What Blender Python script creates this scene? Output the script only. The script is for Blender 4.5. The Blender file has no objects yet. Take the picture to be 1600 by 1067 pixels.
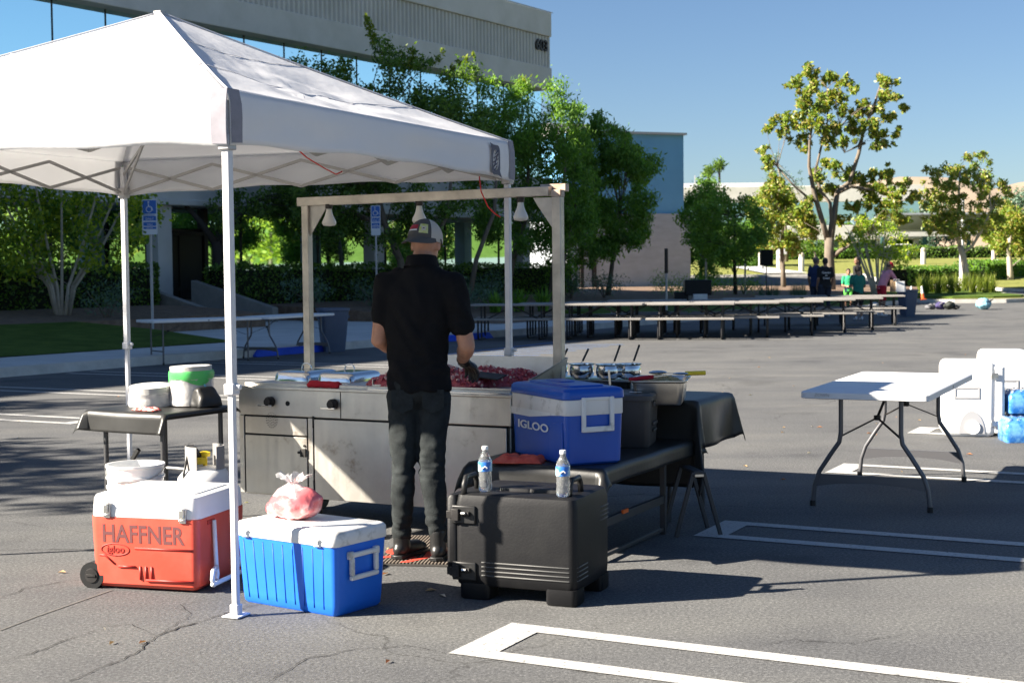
import bpy, bmesh, math, random
import numpy as np
from mathutils import Vector, Matrix, Euler, noise
PI=math.pi; R=math.radians
SC=bpy.context.scene; COL=SC.collection

# ------------------------------------------------------------ camera, sky, sun, exposure
F,PITCH,ROLL,HC=2263.6,.0495,-.0099,1.508
cd=bpy.data.cameras.new('camera'); cam=bpy.data.objects.new('camera',cd); COL.objects.link(cam)
cd.sensor_width=36; cd.lens=36*F/1600; cd.clip_start=.05; cd.clip_end=8000
cam.matrix_world=Matrix.Translation((0,0,HC))@Matrix.Rotation(PI/2-PITCH,4,'X')@Matrix.Rotation(ROLL,4,'Z')
cd.dof.use_dof=True; cd.dof.focus_distance=7.9; cd.dof.aperture_fstop=6.3
SC.camera=cam
SUN_EL=R(31); SUN_DIR=R(12.5)          # shadows fall to +X, slightly away from the camera
W=bpy.data.worlds.new('World'); SC.world=W; W.use_nodes=True
nt=W.node_tree; nt.nodes.clear()
sky=nt.nodes.new('ShaderNodeTexSky'); sky.sky_type='NISHITA'; sky.sun_disc=False
sky.sun_elevation=SUN_EL; sky.altitude=200; sky.air_density=1.0; sky.dust_density=.35; sky.ozone_density=2.2
to_sun=Vector((-math.cos(SUN_EL)*math.cos(SUN_DIR),-math.cos(SUN_EL)*math.sin(SUN_DIR),math.sin(SUN_EL)))
sky.sun_rotation=math.atan2(to_sun.x,to_sun.y)
bg=nt.nodes.new('ShaderNodeBackground'); bg.inputs[1].default_value=.05
wo=nt.nodes.new('ShaderNodeOutputWorld'); tn=nt.nodes.new('ShaderNodeMixRGB'); tn.blend_type='MULTIPLY'; tn.inputs[0].default_value=1; tn.inputs[2].default_value=(.48,.545,.64,1); nt.links.new(sky.outputs[0],tn.inputs[1]); nt.links.new(tn.outputs[0],bg.inputs[0]); nt.links.new(bg.outputs[0],wo.inputs[0])
sl=bpy.data.lights.new('sun','SUN'); sl.energy=5; sl.angle=R(.53); sl.color=(1,.91,.78)
so=bpy.data.objects.new('sun',sl); COL.objects.link(so); so.rotation_euler=to_sun.to_track_quat('Z','Y').to_euler()
SC.view_settings.view_transform='Standard'; SC.view_settings.look='None'; SC.view_settings.exposure=2.0; SC.view_settings.gamma=1

# ------------------------------------------------------------ helpers
def G(px,py,z=0.0):
    """point of the plane at height z seen at a pixel of the 1600-wide photograph (surveying aid)"""
    X=px-800; Y=py-533.5; c,s=math.cos(ROLL),math.sin(ROLL)
    X,Y=c*X+s*Y,-s*X+c*Y
    v=Vector((X/F,math.cos(PITCH)-(Y/F)*math.sin(PITCH),-math.sin(PITCH)-(Y/F)*math.cos(PITCH)))
    t=(z-HC)/v.z
    return Vector((v.x*t,v.y*t,z))
class MB:
    def __init__(s): s.v=[]; s.f=[]; s.M=Matrix.Identity(4)
    def add(s,vs,fs):
        o=len(s.v); s.v+=[tuple(s.M@Vector(p)) for p in vs]; s.f+=[tuple(i+o for i in f) for f in fs]; return s
    def box(s,c,d,rot=None):
        x,y,z=d[0]/2,d[1]/2,d[2]/2
        vs=[Vector(p) for p in ((-x,-y,-z),(x,-y,-z),(x,y,-z),(-x,y,-z),(-x,-y,z),(x,-y,z),(x,y,z),(-x,y,z))]
        if rot is not None:
            m=Euler(rot).to_matrix(); vs=[m@p for p in vs]
        vs=[p+Vector(c) for p in vs]
        return s.add(vs,[(0,3,2,1),(4,5,6,7),(0,1,5,4),(1,2,6,5),(2,3,7,6),(3,0,4,7)])
    def bar(s,a,b,w,h=None,up=(0,0,1)):
        """rectangular bar from a to b, width w, height h"""
        a=Vector(a);b=Vector(b);d=(b-a).normalized();u=Vector(up)
        if abs(d.dot(u))>.95: u=Vector((0,1,0))
        r=d.cross(u).normalized()*(w/2); u=r.cross(d).normalized()*((h or w)/2)
        vs=[a-r-u,a+r-u,a+r+u,a-r+u,b-r-u,b+r-u,b+r+u,b-r+u]
        return s.add(vs,[(0,3,2,1),(4,5,6,7),(0,1,5,4),(1,2,6,5),(2,3,7,6),(3,0,4,7)])
    def loft(s,secs,cap=True,closed=True):
        n=len(secs[0]); vs=[p for q in secs for p in q]; fs=[]
        for i in range(len(secs)-1):
            for j in range(n if closed else n-1):
                k=(j+1)%n; fs.append((i*n+j,i*n+k,(i+1)*n+k,(i+1)*n+j))
        if cap: fs.append(tuple(range(n))[::-1]); fs.append(tuple((len(secs)-1)*n+j for j in range(n)))
        return s.add(vs,fs)
    def tube(s,pts,r,n=8,cap=True):
        pts=[Vector(p) for p in pts]; m=len(pts); rr=r if isinstance(r,(list,tuple)) else [r]*m
        secs=[]; pu=None
        for i,p in enumerate(pts):
            d=(pts[min(i+1,m-1)]-pts[max(i-1,0)]).normalized()
            if pu is None: u=Vector((0,0,1)) if abs(d.z)<.9 else Vector((0,1,0))
            else: u=pu
            x=d.cross(u).normalized(); u=x.cross(d).normalized(); pu=u
            secs.append([p+(x*math.cos(a)+u*math.sin(a))*rr[i] for a in [2*PI*k/n for k in range(n)]])
        return s.loft(secs,cap)
    def lathe(s,prof,n=20,c=(0,0,0),cap=True):
        c=Vector(c)
        return s.loft([[c+Vector((r*math.cos(2*PI*k/n),r*math.sin(2*PI*k/n),z)) for k in range(n)] for r,z in prof],cap)
    def prism(s,poly,z0,z1):
        return s.loft([[(x,y,z0) for x,y in poly],[(x,y,z1) for x,y in poly]])
    def rbox(s,w,d,prof,r=.03,c=(0,0,0),n=4):
        """rounded box: prof = [(z, inset)]"""
        secs=[]
        for z,i in prof: secs.append([(c[0]+x,c[1]+y,c[2]+z) for x,y in rrect(w-2*i,d-2*i,max(r-i*.5,.004),n)])
        return s.loft(secs)
    def ell(s,c,r,n=12,m=8,rot=None):
        vs=[];c=Vector(c); R_=Euler(rot).to_matrix() if rot is not None else Matrix.Identity(3)
        for i in range(m+1):
            t=PI*(i+.0)/m; t=min(max(t,.02),PI-.02)
            for k in range(n):
                a=2*PI*k/n; vs.append(c+R_@Vector((r[0]*math.sin(t)*math.cos(a),r[1]*math.sin(t)*math.sin(a),-r[2]*math.cos(t))))
        fs=[tuple(range(n))[::-1],tuple(m*n+k for k in range(n))]
        for i in range(m):
            for k in range(n): j=(k+1)%n; fs.append((i*n+k,i*n+j,(i+1)*n+j,(i+1)*n+k))
        return s.add(vs,fs)
    def cap(s,a,ra,b,rb,n=12):
        """tapered capsule"""
        a=Vector(a);b=Vector(b);d=(b-a).normalized();u=Vector((0,0,1)) if abs(d.z)<.9 else Vector((0,1,0))
        x=d.cross(u).normalized();u=x.cross(d);secs=[]
        for t in (-88,-60,-30,0): t=R(t); secs.append((a+d*ra*math.sin(t),ra*math.cos(t)))
        for t in (0,30,60,88): t=R(t); secs.append((b+d*rb*math.sin(t),rb*math.cos(t)))
        return s.loft([[p+(x*math.cos(2*PI*k/n)+u*math.sin(2*PI*k/n))*r for k in range(n)] for p,r in secs])
    def mesh(s,name='m'):
        me=bpy.data.meshes.new(name); me.from_pydata(s.v,[],s.f); me.update()
        b=bmesh.new(); b.from_mesh(me); bmesh.ops.recalc_face_normals(b,faces=b.faces); b.to_mesh(me); b.free()
        return me
    def build(s,name,mat,parent=None,smooth=35,bevel=0,seg=2):
        return link(name,s.mesh(name),mat,parent,smooth,bevel,seg)
def link(name,me,mat,parent=None,smooth=35,bevel=0,seg=2):
    for m in (mat if isinstance(mat,(list,tuple)) else [mat]): me.materials.append(m)
    if smooth:
        me.shade_smooth()
        if smooth<180: me.set_sharp_from_angle(angle=R(smooth))
    o=bpy.data.objects.new(name,me); COL.objects.link(o)
    if parent: o.parent=parent
    if bevel:
        b=o.modifiers.new('bevel','BEVEL'); b.width=bevel; b.segments=seg; b.limit_method='ANGLE'; b.angle_limit=R(40)
    return o
def rrect(w,d,r,n=4):
    r=min(r,w/2-1e-4,d/2-1e-4); out=[]
    for cx,cy,a0 in ((w/2-r,d/2-r,0),(-w/2+r,d/2-r,90),(-w/2+r,-d/2+r,180),(w/2-r,-d/2+r,270)):
        for k in range(n+1): a=R(a0+90*k/n); out.append((cx+r*math.cos(a),cy+r*math.sin(a)))
    return out
def tag(o,label=None,cat=None,group=None,kind=None):
    if label: o['label']=label
    if cat: o['category']=cat
    if group: o['group']=group
    if kind: o['kind']=kind
    return o
def thing(name,label,cat,loc=(0,0,0),rz=0,group=None):
    o=bpy.data.objects.new(name,None); COL.objects.link(o); o.empty_display_size=.1
    o.location=loc; o.rotation_euler=(0,0,rz); return tag(o,label,cat,group)
def dup(o,loc=None,rz=None,label=None,scale=None,parent=None):
    c=o.copy(); COL.objects.link(c)
    if parent is not None: c.parent=parent
    if loc is not None: c.location=loc
    if rz is not None: c.rotation_euler=(0,0,rz)
    if scale is not None: c.scale=(scale,)*3 if not isinstance(scale,tuple) else scale
    if label: c['label']=label
    for ch in KIDS(o): dup(ch,parent=c)
    return c
def KIDS(o): return [x for x in COL.objects if x.parent==o]
def bake(o):
    """apply modifiers of o into its mesh"""
    dg=bpy.context.evaluated_depsgraph_get(); me=bpy.data.meshes.new_from_object(o.evaluated_get(dg)); o.modifiers.clear(); o.data=me; return o
def blob(name,mb,mat,parent=None,voxel=.012,smooth=4,fac=.6,disp=0,dscale=.1,seed=0,fn=None):
    """closed shapes melted into one continuous surface"""
    o=mb.build(name,mat,parent,smooth=0)
    r=o.modifiers.new('r','REMESH'); r.mode='VOXEL'; r.voxel_size=voxel; r.use_smooth_shade=True
    if smooth: q=o.modifiers.new('s','SMOOTH'); q.iterations=smooth; q.factor=fac
    bpy.context.view_layer.update(); bake(o); me=o.data
    if not me.materials: me.materials.append(mat)
    if disp or fn:
        me.update(); ns=[v.normal.copy() for v in me.vertices]
        for v,nn in zip(me.vertices,ns):
            if fn: v.co=v.co+nn*fn(v.co,nn)
            if disp: v.co=v.co+nn*(noise.noise((v.co+Vector((seed,seed,seed)))/dscale)*disp)
    me.shade_smooth(); me.update(); return o
def text(name,body,size,mat,parent,M,ext=.001,font_shear=0,bold=0,sx=1,align='LEFT'):
    cu=bpy.data.curves.new('t','FONT'); cu.body=body; cu.size=size; cu.extrude=ext; cu.shear=font_shear; cu.offset=bold; cu.align_x=align
    t=bpy.data.objects.new('t',cu); COL.objects.link(t); bpy.context.view_layer.update()
    me=bpy.data.meshes.new_from_object(t.evaluated_get(bpy.context.evaluated_depsgraph_get())); bpy.data.objects.remove(t)
    if sx!=1: me.transform(Matrix.Diagonal((sx,1,1,1)))
    me.transform(M); me.materials.clear()
    return link(name,me,mat,parent,smooth=0)
def XZ(x,y,z,rz=0):  # lettering stands in the XZ plane facing -Y
    return Matrix.Translation((x,y,z))@Matrix.Rotation(rz,4,'Z')@Matrix.Rotation(PI/2,4,'X')

# ------------------------------------------------------------ materials
def mat(name,col,rough=.6,metal=0,var=0,vs=8,bump=0,bs=60,spec=.5,col2=None,stretch=None,coat=0,trans=0,ior=1.45,var_detail=4,thr=None,sheen=0,alpha=1):
    m=bpy.data.materials.new(name); m.use_nodes=True; t=m.node_tree; n=t.nodes; L=t.links; b=n['Principled BSDF']
    b.inputs['Base Color'].default_value=(*col,1); b.inputs['Roughness'].default_value=rough; b.inputs['Metallic'].default_value=metal
    b.inputs['Specular IOR Level'].default_value=spec; b.inputs['Coat Weight'].default_value=coat
    b.inputs['Transmission Weight'].default_value=trans; b.inputs['IOR'].default_value=ior; b.inputs['Alpha'].default_value=alpha
    if sheen: b.inputs['Sheen Weight'].default_value=sheen
    tc=n.new('ShaderNodeTexCoord'); mp=n.new('ShaderNodeMapping'); L.new(tc.outputs['Object'],mp.inputs[0])
    if stretch: mp.inputs['Scale'].default_value=stretch
    if var or col2:
        x=n.new('ShaderNodeTexNoise'); x.inputs['Scale'].default_value=vs; x.inputs['Detail'].default_value=var_detail; x.inputs['Roughness'].default_value=.6
        L.new(mp.outputs[0],x.inputs[0]); r=n.new('ShaderNodeValToRGB'); L.new(x.outputs[0],r.inputs[0])
        lo,hi=thr or (.3,.7); r.color_ramp.elements[0].position=lo; r.color_ramp.elements[1].position=hi
        c2=col2 or tuple(min(1,c*(1+var)) for c in col); c1=col if col2 else tuple(c*(1-var) for c in col)
        r.color_ramp.elements[0].color=(*c1,1); r.color_ramp.elements[1].color=(*c2,1); L.new(r.outputs[0],b.inputs['Base Color'])
    if bump:
        y=n.new('ShaderNodeTexNoise'); y.inputs['Scale'].default_value=bs; y.inputs['Detail'].default_value=5; L.new(mp.outputs[0],y.inputs[0])
        u=n.new('ShaderNodeBump'); u.inputs['Strength'].default_value=bump; u.inputs['Distance'].default_value=.01; L.new(y.outputs[0],u.inputs['Height']); L.new(u.outputs[0],b.inputs['Normal'])
    return m
def leafmat(name,cs,trans=.35,rough=.5):
    m=bpy.data.materials.new(name); m.use_nodes=True; t=m.node_tree; n=t.nodes; L=t.links; n.clear()
    g=n.new('ShaderNodeNewGeometry'); r=n.new('ShaderNodeValToRGB'); r.color_ramp.interpolation='CONSTANT'
    L.new(g.outputs['Random Per Island'],r.inputs[0])
    while len(r.color_ramp.elements)<len(cs): r.color_ramp.elements.new(.5)
    for i,c in enumerate(cs): r.color_ramp.elements[i].position=i/len(cs); r.color_ramp.elements[i].color=(*c,1)
    p=n.new('ShaderNodeBsdfPrincipled'); p.inputs['Roughness'].default_value=rough; p.inputs['Specular IOR Level'].default_value=.4
    tr=n.new('ShaderNodeBsdfTranslucent'); mx=n.new('ShaderNodeMixShader'); mx.inputs[0].default_value=trans
    hs=n.new('ShaderNodeMixRGB'); hs.blend_type='MULTIPLY'; hs.inputs[0].default_value=1; hs.inputs[2].default_value=(1.5,1.6,.5,1)
    L.new(r.outputs[0],p.inputs['Base Color']); L.new(r.outputs[0],hs.inputs[1]); L.new(hs.outputs[0],tr.inputs[0])
    o=n.new('ShaderNodeOutputMaterial'); L.new(p.outputs[0],mx.inputs[1]); L.new(tr.outputs[0],mx.inputs[2]); L.new(mx.outputs[0],o.inputs[0])
    return m
def asphalt_mat():
    m=mat('asphalt',(.12,.116,.11),.85,spec=.35); t=m.node_tree; n=t.nodes; L=t.links; b=n['Principled BSDF']
    tc=n.new('ShaderNodeTexCoord')
    def nz(s,d=6,r=.6,vec=None):
        x=n.new('ShaderNodeTexNoise'); x.inputs['Scale'].default_value=s; x.inputs['Detail'].default_value=d; x.inputs['Roughness'].default_value=r; L.new(vec or tc.outputs['Object'],x.inputs[0]); return x
    def ramp(src,e):
        r=n.new('ShaderNodeValToRGB'); L.new(src,r.inputs[0])
        while len(r.color_ramp.elements)<len(e): r.color_ramp.elements.new(.5)
        for i,(p,c) in enumerate(e): r.color_ramp.elements[i].position=p; r.color_ramp.elements[i].color=(*c,1) if len(c)==3 else c
        return r
    def mul(a,b2,f=1):
        x=n.new('ShaderNodeMixRGB'); x.blend_type='MULTIPLY'; x.inputs[0].default_value=f; L.new(a,x.inputs[1]); L.new(b2,x.inputs[2]); return x
    fine=ramp(nz(62,6,.85).outputs[0],[(.3,(.040,.040,.039)),(.48,(.103,.101,.096)),(.6,(.178,.174,.164)),(.72,(.44,.42,.39))])
    mid=ramp(nz(1.1,6).outputs[0],[(.25,(.80,.80,.82)),(.55,(1,1,1)),(.8,(1.12,1.1,1.06))])
    big=ramp(nz(.14,4).outputs[0],[(.3,(.82,.82,.84)),(.7,(1.12,1.10,1.07))])
    # tyre polished / swept lanes running with the row
    mp=n.new('ShaderNodeMapping'); mp.inputs['Rotation'].default_value=(0,0,R(27)); mp.inputs['Scale'].default_value=(.12,1.2,1); L.new(tc.outputs['Object'],mp.inputs[0])
    lane=ramp(nz(1.6,3,.5,mp.outputs[0]).outputs[0],[(.35,(.88,.88,.9)),(.65,(1.08,1.07,1.05))])
    # cracks
    ns=nz(1.3,5,.65); add=n.new('ShaderNodeMixRGB'); add.blend_type='ADD'; add.inputs[0].default_value=.55; L.new(tc.outputs['Object'],add.inputs[1]); L.new(ns.outputs[1],add.inputs[2])
    vo=n.new('ShaderNodeTexVoronoi'); vo.feature='DISTANCE_TO_EDGE'; vo.inputs['Scale'].default_value=.52; L.new(add.outputs[0],vo.inputs[0])
    cr=ramp(vo.outputs[0],[(0,(.42,.41,.4)),(.0018,(.5,.5,.49)),(.0045,(1,1,1))])
    msk=ramp(nz(.3,2).outputs[0],[(.5,(0,0,0)),(.58,(1,1,1))])
    stain=ramp(nz(.75,5,.62).outputs[0],[(.56,(1,1,1)),(.66,(.72,.72,.73)),(.8,(.6,.6,.61))]); cool=n.new('ShaderNodeRGB'); cool.outputs[0].default_value=(.95,.99,1.04,1)
    x=mul(mul(mul(mul(mul(fine.outputs[0],mid.outputs[0]).outputs[0],big.outputs[0]).outputs[0],lane.outputs[0]).outputs[0],stain.outputs[0]).outputs[0],cool.outputs[0])
    mm=n.new('ShaderNodeMixRGB'); mm.blend_type='MULTIPLY'; L.new(msk.outputs[0],mm.inputs[0]); L.new(x.outputs[0],mm.inputs[1]); L.new(cr.outputs[0],mm.inputs[2])
    L.new(mm.outputs[0],b.inputs['Base Color'])
    u=n.new('ShaderNodeBump'); u.inputs['Strength'].default_value=.55; u.inputs['Distance'].default_value=.006; L.new(nz(80,5,.75).outputs[0],u.inputs['Height']); L.new(u.outputs[0],b.inputs['Normal'])
    return m
M={}
M['asphalt']=asphalt_mat()
def paintmat():
    m=mat('road_paint',(.62,.61,.57),.75); t=m.node_tree; n=t.nodes; L=t.links; b=n['Principled BSDF']
    tc=n.new('ShaderNodeTexCoord'); x=n.new('ShaderNodeTexNoise'); x.inputs['Scale'].default_value=45; x.inputs['Detail'].default_value=7; x.inputs['Roughness'].default_value=.75; L.new(tc.outputs['Object'],x.inputs[0])
    r=n.new('ShaderNodeValToRGB'); L.new(x.outputs[0],r.inputs[0]); e=r.color_ramp.elements; e[0].position=.36; e[0].color=(.15,.15,.145,1); e[1].position=.46; e[1].color=(.42,.415,.40,1)
    L.new(r.outputs[0],b.inputs['Base Color']); return m
M['paint']=paintmat()
M['fabric_white']=mat('tent_fabric',(.86,.86,.87),.6,var=.02,vs=3,bump=.3,bs=14)
t_=M['fabric_white'].node_tree; n_=t_.nodes
tl=n_.new('ShaderNodeBsdfTranslucent'); tl.inputs[0].default_value=(.8,.8,.8,1); mx=n_.new('ShaderNodeMixShader'); mx.inputs[0].default_value=.34
t_.links.new(n_['Principled BSDF'].outputs[0],mx.inputs[1]); t_.links.new(tl.outputs[0],mx.inputs[2]); t_.links.new(mx.outputs[0],n_['Material Output'].inputs[0])
M['fabric_grey']=mat('grey_patch_fabric',(.24,.23,.26),.8,var=.1,vs=20)
M['white_metal']=mat('white_powder_coat',(.62,.62,.64),.4,var=.05,vs=15)
M['truss_metal']=mat('truss_grey',(.36,.35,.34),.5,metal=.2)
M['grey_metal']=mat('grey_frame_metal',(.42,.41,.41),.45,metal=.3)
def steelmat():
    m=mat('worn_stainless',(.36,.345,.32),.34,metal=1,var=.12,vs=3,bump=.04,bs=25); t=m.node_tree; n=t.nodes; L=t.links; b=n['Principled BSDF']
    tc=n.new('ShaderNodeTexCoord'); x=n.new('ShaderNodeTexNoise'); x.inputs['Scale'].default_value=3.2; x.inputs['Detail'].default_value=8; x.inputs['Roughness'].default_value=.7; L.new(tc.outputs['Object'],x.inputs[0])
    r=n.new('ShaderNodeValToRGB'); L.new(x.outputs[0],r.inputs[0]); e=r.color_ramp.elements
    e[0].position=.26; e[0].color=(.17,.12,.08,1); e[1].position=.42; e[1].color=(.50,.475,.435,1); q=e.new(.7); q.color=(.58,.56,.52,1)
    L.new(r.outputs[0],b.inputs['Base Color'])
    y=n.new('ShaderNodeTexNoise'); y.inputs['Scale'].default_value=5; y.inputs['Detail'].default_value=6; mp=n.new('ShaderNodeMapping'); mp.inputs['Scale'].default_value=(6,6,.5); L.new(tc.outputs['Object'],mp.inputs[0]); L.new(mp.outputs[0],y.inputs[0])
    s=n.new('ShaderNodeMapRange'); s.inputs['To Min'].default_value=.33; s.inputs['To Max'].default_value=.62; L.new(y.outputs[0],s.inputs[0]); L.new(s.outputs[0],b.inputs['Roughness'])
    return m
M['steel']=steelmat()
M['steel_clean']=mat('polished_stainless',(.68,.68,.67),.16,metal=1,var=.08,vs=6,bump=.03,bs=12)
M['alu_frame']=mat('aged_aluminium_frame',(.46,.42,.36),.5,metal=.6,var=.25,vs=7,bump=.05)
M['iron']=mat('burnt_iron',(.035,.033,.032),.6,metal=.6,var=.4,vs=12)
M['dark_gap']=mat('dark_recess',(.01,.01,.01),.9)
M['black_cloth']=mat('black_vinyl_cloth',(.022,.022,.021),.42,var=.25,vs=6,bump=.25,bs=7,spec=.5)
M['black_shirt']=mat('black_knit_shirt',(.008,.008,.009),.88,var=.15,vs=40,bump=.2,bs=250,spec=.15)
M['trousers']=mat('black_denim',(.022,.026,.027),.85,var=.3,vs=20,bump=.3,bs=160,spec=.2)
M['leather']=mat('black_leather',(.02,.02,.02),.38,bump=.1,bs=90)
M['skin']=mat('skin',(.44,.22,.14),.5,var=.1,vs=16,bump=.08,bs=60,spec=.4)
M['skin2']=mat('tanned_skin',(.30,.16,.10),.55)
M['hair']=mat('dark_hair',(.025,.017,.012),.6,bump=.5,bs=60)
M['glove']=mat('black_nitrile',(.012,.012,.013),.35,bump=.2,bs=50)
M['black_plastic']=mat('scuffed_black_plastic',(.007,.007,.008),.5,col2=(.015,.015,.015),vs=5,thr=(.45,.8),bump=.06,bs=90,spec=.35)
M['black_gloss']=mat('black_rubber',(.015,.015,.015),.45)
M['red_plastic']=mat('faded_red_plastic',(.62,.070,.040),.46,col2=(.72,.13,.09),vs=3,thr=(.4,.75),var_detail=10,bump=.04,bs=40)
M['red_dark']=mat('red_plastic_recess',(.36,.028,.018),.5)
M['white_plastic']=mat('white_cooler_plastic',(.74,.74,.73),.38,var=.035,vs=5,bump=.03,bs=50)
M['scuffed_white']=mat('scuffed_white_plastic',(.30,.29,.26),.5,col2=(.72,.71,.69),vs=7,thr=(.30,.45),var_detail=9)
M['blue_plastic']=mat('bright_blue_plastic',(.012,.14,.66),.40,col2=(.02,.17,.74),vs=2.5,thr=(.35,.6),var_detail=9,bump=.03,bs=50)
M['royal_plastic']=mat('royal_blue_plastic',(.008,.080,.42),.33,var=.06,vs=3,bump=.03,bs=50)
M['chrome']=mat('latch_metal',(.62,.61,.58),.3,metal=1,var=.2,vs=30)
M['concrete']=mat('board_concrete',(.49,.48,.43),.9,col2=(.62,.60,.55),vs=.5,bump=.4,bs=18,var_detail=9)
M['concrete_smooth']=mat('smooth_concrete',(.50,.49,.44),.9,col2=(.62,.60,.56),vs=.9,bump=.2,bs=12,var_detail=9)
M['sidewalk']=mat('sidewalk_concrete',(.52,.52,.50),.9,var=.12,vs=1.2,bump=.2,bs=40,var_detail=8)
M['curb']=mat('curb_concrete',(.52,.50,.46),.9,var=.18,vs=3,bump=.2,bs=40)
M['stucco_blue']=mat('blue_stucco',(.14,.36,.58),.85,var=.07,vs=.5,bump=.1,bs=20,var_detail=8)
M['block']=mat('grey_block',(.39,.42,.45),.9,var=.10,vs=1.2,bump=.3,bs=8,stretch=(1,1,3))
M['glass']=mat('mirror_glass',(.66,.86,.86),.02,metal=1,bump=.006,bs=.5)
M['frame_dark']=mat('bronze_frame',(.035,.03,.027),.5,metal=.4)
M['door']=mat('dark_door',(.012,.010,.009),.45)
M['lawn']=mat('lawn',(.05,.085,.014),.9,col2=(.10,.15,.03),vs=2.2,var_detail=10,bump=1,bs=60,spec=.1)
M['lawn_sunlit_tint']=mat('lawn_painted_sunlit',(.15,.17,.04),.9,col2=(.25,.25,.08),vs=2.2,var_detail=10,bump=1,bs=60,spec=.1)  # brighter, yellower lawn copy with sunlight mixed into its colour
M['mulch']=mat('mulch',(.12,.075,.05),.95,col2=(.22,.15,.10),vs=6,bump=.8,bs=40,var_detail=8)
M['wood']=mat('grey_bark',(.16,.13,.10),.9,var=.25,vs=6,bump=.5,bs=25,stretch=(3,3,.6))
M['wood_pale']=mat('pale_bark',(.42,.37,.30),.85,var=.15,vs=5,bump=.4,bs=20)
M['wood_dark']=mat('dark_bark',(.04,.032,.026),.9,bump=.5,bs=20)
M['leaf_dark']=leafmat('dark_green_leaves',[(.05,.105,.02),(.09,.17,.03),(.13,.22,.04),(.17,.27,.055)],.42)
M['leaf_mid']=leafmat('mid_green_leaves',[(.10,.19,.035),(.15,.29,.05),(.19,.33,.06),(.11,.22,.045)],.45)
M['leaf_lime']=leafmat('lime_leaves',[(.16,.22,.02),(.22,.27,.03),(.11,.17,.02)],.4)
M['leaf_gold']=leafmat('magnolia_leaves',[(.20,.27,.035),(.27,.31,.045),(.33,.29,.06),(.11,.19,.03),(.38,.31,.12),(.16,.25,.035),(.22,.29,.05)],.3,.42)
M['leaf_myrtle']=leafmat('myrtle_leaves',[(.11,.20,.03),(.18,.28,.035),(.30,.38,.04),(.42,.48,.05)],.5)  # brightest tones lifted to stand for light glowing through and behind the crown
M['leaf_sage']=leafmat('sage_leaves',[(.09,.16,.11),(.12,.20,.14),(.07,.13,.08)],.2)
M['grass_blade']=leafmat('grass_blades',[(.16,.20,.03),(.22,.25,.05),(.10,.15,.02)],.4)
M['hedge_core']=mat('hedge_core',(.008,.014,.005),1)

# ============================================================ THE SETTING
def hz(y):
    """height of the ground, which climbs gently beyond the picnic tables"""
    ys=[-9999,66,100,125,160,9999]; zs=[0,0,.85,2.0,2.2,2.2]
    return float(np.interp(y,ys,zs))
g=MB(); ys=[-40,0,20,40,66,75,85,100,112,125,160,300,900,3500]; xs=[-3500,-300,-60,-20,0,20,60,150,400,3500]
vs=[(x,y,hz(y)) for y in ys for x in xs]; n_=len(xs)
g.add(vs,[(j*n_+i,j*n_+i+1,(j+1)*n_+i+1,(j+1)*n_+i) for j in range(len(ys)-1) for i in range(n_-1)])
tag(g.build('parking_lot',M['asphalt'],smooth=0),kind='structure')

# ---- painted stall lines: hairpins along the row
E1=Vector((math.cos(1.0925),math.sin(1.0925),0)); N1=Vector((E1.y,-E1.x,0)); S0=Vector((-.263,5.64,0))
mk=MB()
def sheet(mb,pts,z): mb.add([(p[0],p[1],z) for p in pts],[tuple(range(len(pts)))])
def hairpin(p,dirn,length,w=.545,t=.105):
    e=E1;n=dirn
    a=p;b=p+e*w;L=length
    sheet(mk,[a,b,b+n*.17,a+n*.17],.004)
    sheet(mk,[a+n*.17,a+n*L,a+n*L+e*t,a+n*.17+e*t],.004)
    sheet(mk,[b+n*.17-e*t,b+n*L-e*t,b+n*L,b+n*.17],.004)
for i in range(-1,9): hairpin(S0+E1*(2.765*i),N1,5.5)
q0=G(110,663)
for i in range(-3,4): hairpin(q0+E1*(2.765*i),-N1,5.5)
tag(mk.build('stall_lines',M['paint'],smooth=0),kind='structure')

# ---- office building: local x runs along the facade, local -y faces the lot
FA=math.atan2(.842,.539); FO=Vector((1.62,60,0)); FZ=-.14
def fp(t,s,z=0): return Vector((FO.x+.539*t+.842*s,FO.y+.842*t-.539*s,z))
B=thing('office_building','large two storey office building with ribbed concrete parapet and mirrored glass behind the tent','building',(FO.x,FO.y,FZ),FA)
T0=-70
m=MB(); m.box(((T0)/2,.45,8.98+.45),(-T0,1.2,.9)); m.box((T0/2,.45,11.62),(-T0,1.2,.96)); m.box((T0/2,-.17,12.12),(-T0+.1,.06,.05))
m.build('parapet_band',M['concrete_smooth'],B,bevel=.03)
m=MB(); m.box((T0/2,.55,10.5),(-T0-.02,1.1,1.3))
x=T0+.05
while x<-.1: m.prism([(x,-.0),(x+.05,-.075),(x+.13,-.075),(x+.18,0)],9.87,11.13); x+=.235
m.build('ribbed_panel',M['concrete'],B,smooth=0)
m=MB(); m.box((T0/2,6,12.0),(-T0,10,.2)); m.build('roof_deck',M['concrete_smooth'],B)
MB().box((-51,3.5,13.25),(22,5.6,2.5)).box((-33.3,3.5,14.5),(13.4,5.61,5.0)).build('added_shade_block',M['concrete_smooth'],B)  # unseen blocks added above the roof to lengthen the shadow over the lot
m=MB(); m.box((T0/2,.6,4.5),(-T0,1.6,1.75)); m.box((T0/2,.1,3.68),(-T0,.9,.18)); m.build('floor_slab_band',M['concrete_smooth'],B,bevel=.03)
text('street_number','603',.62,M['frame_dark'],B,Matrix.Translation((-1.18,-.1,10.52))@Matrix.Rotation(PI/2,4,'X'),.04,0,.01,1.0)
m=MB(); m.box((T0/2,.42,7.2),(-T0,.06,3.6)); m.build('upper_window',M['glass'],B,smooth=0)
m=MB()
for i in range(38): m.box((-1.0-1.85*i,.385,7.2),(.035,.03,3.55))
m.build('mullion',M['frame_dark'],B,smooth=0)
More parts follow.
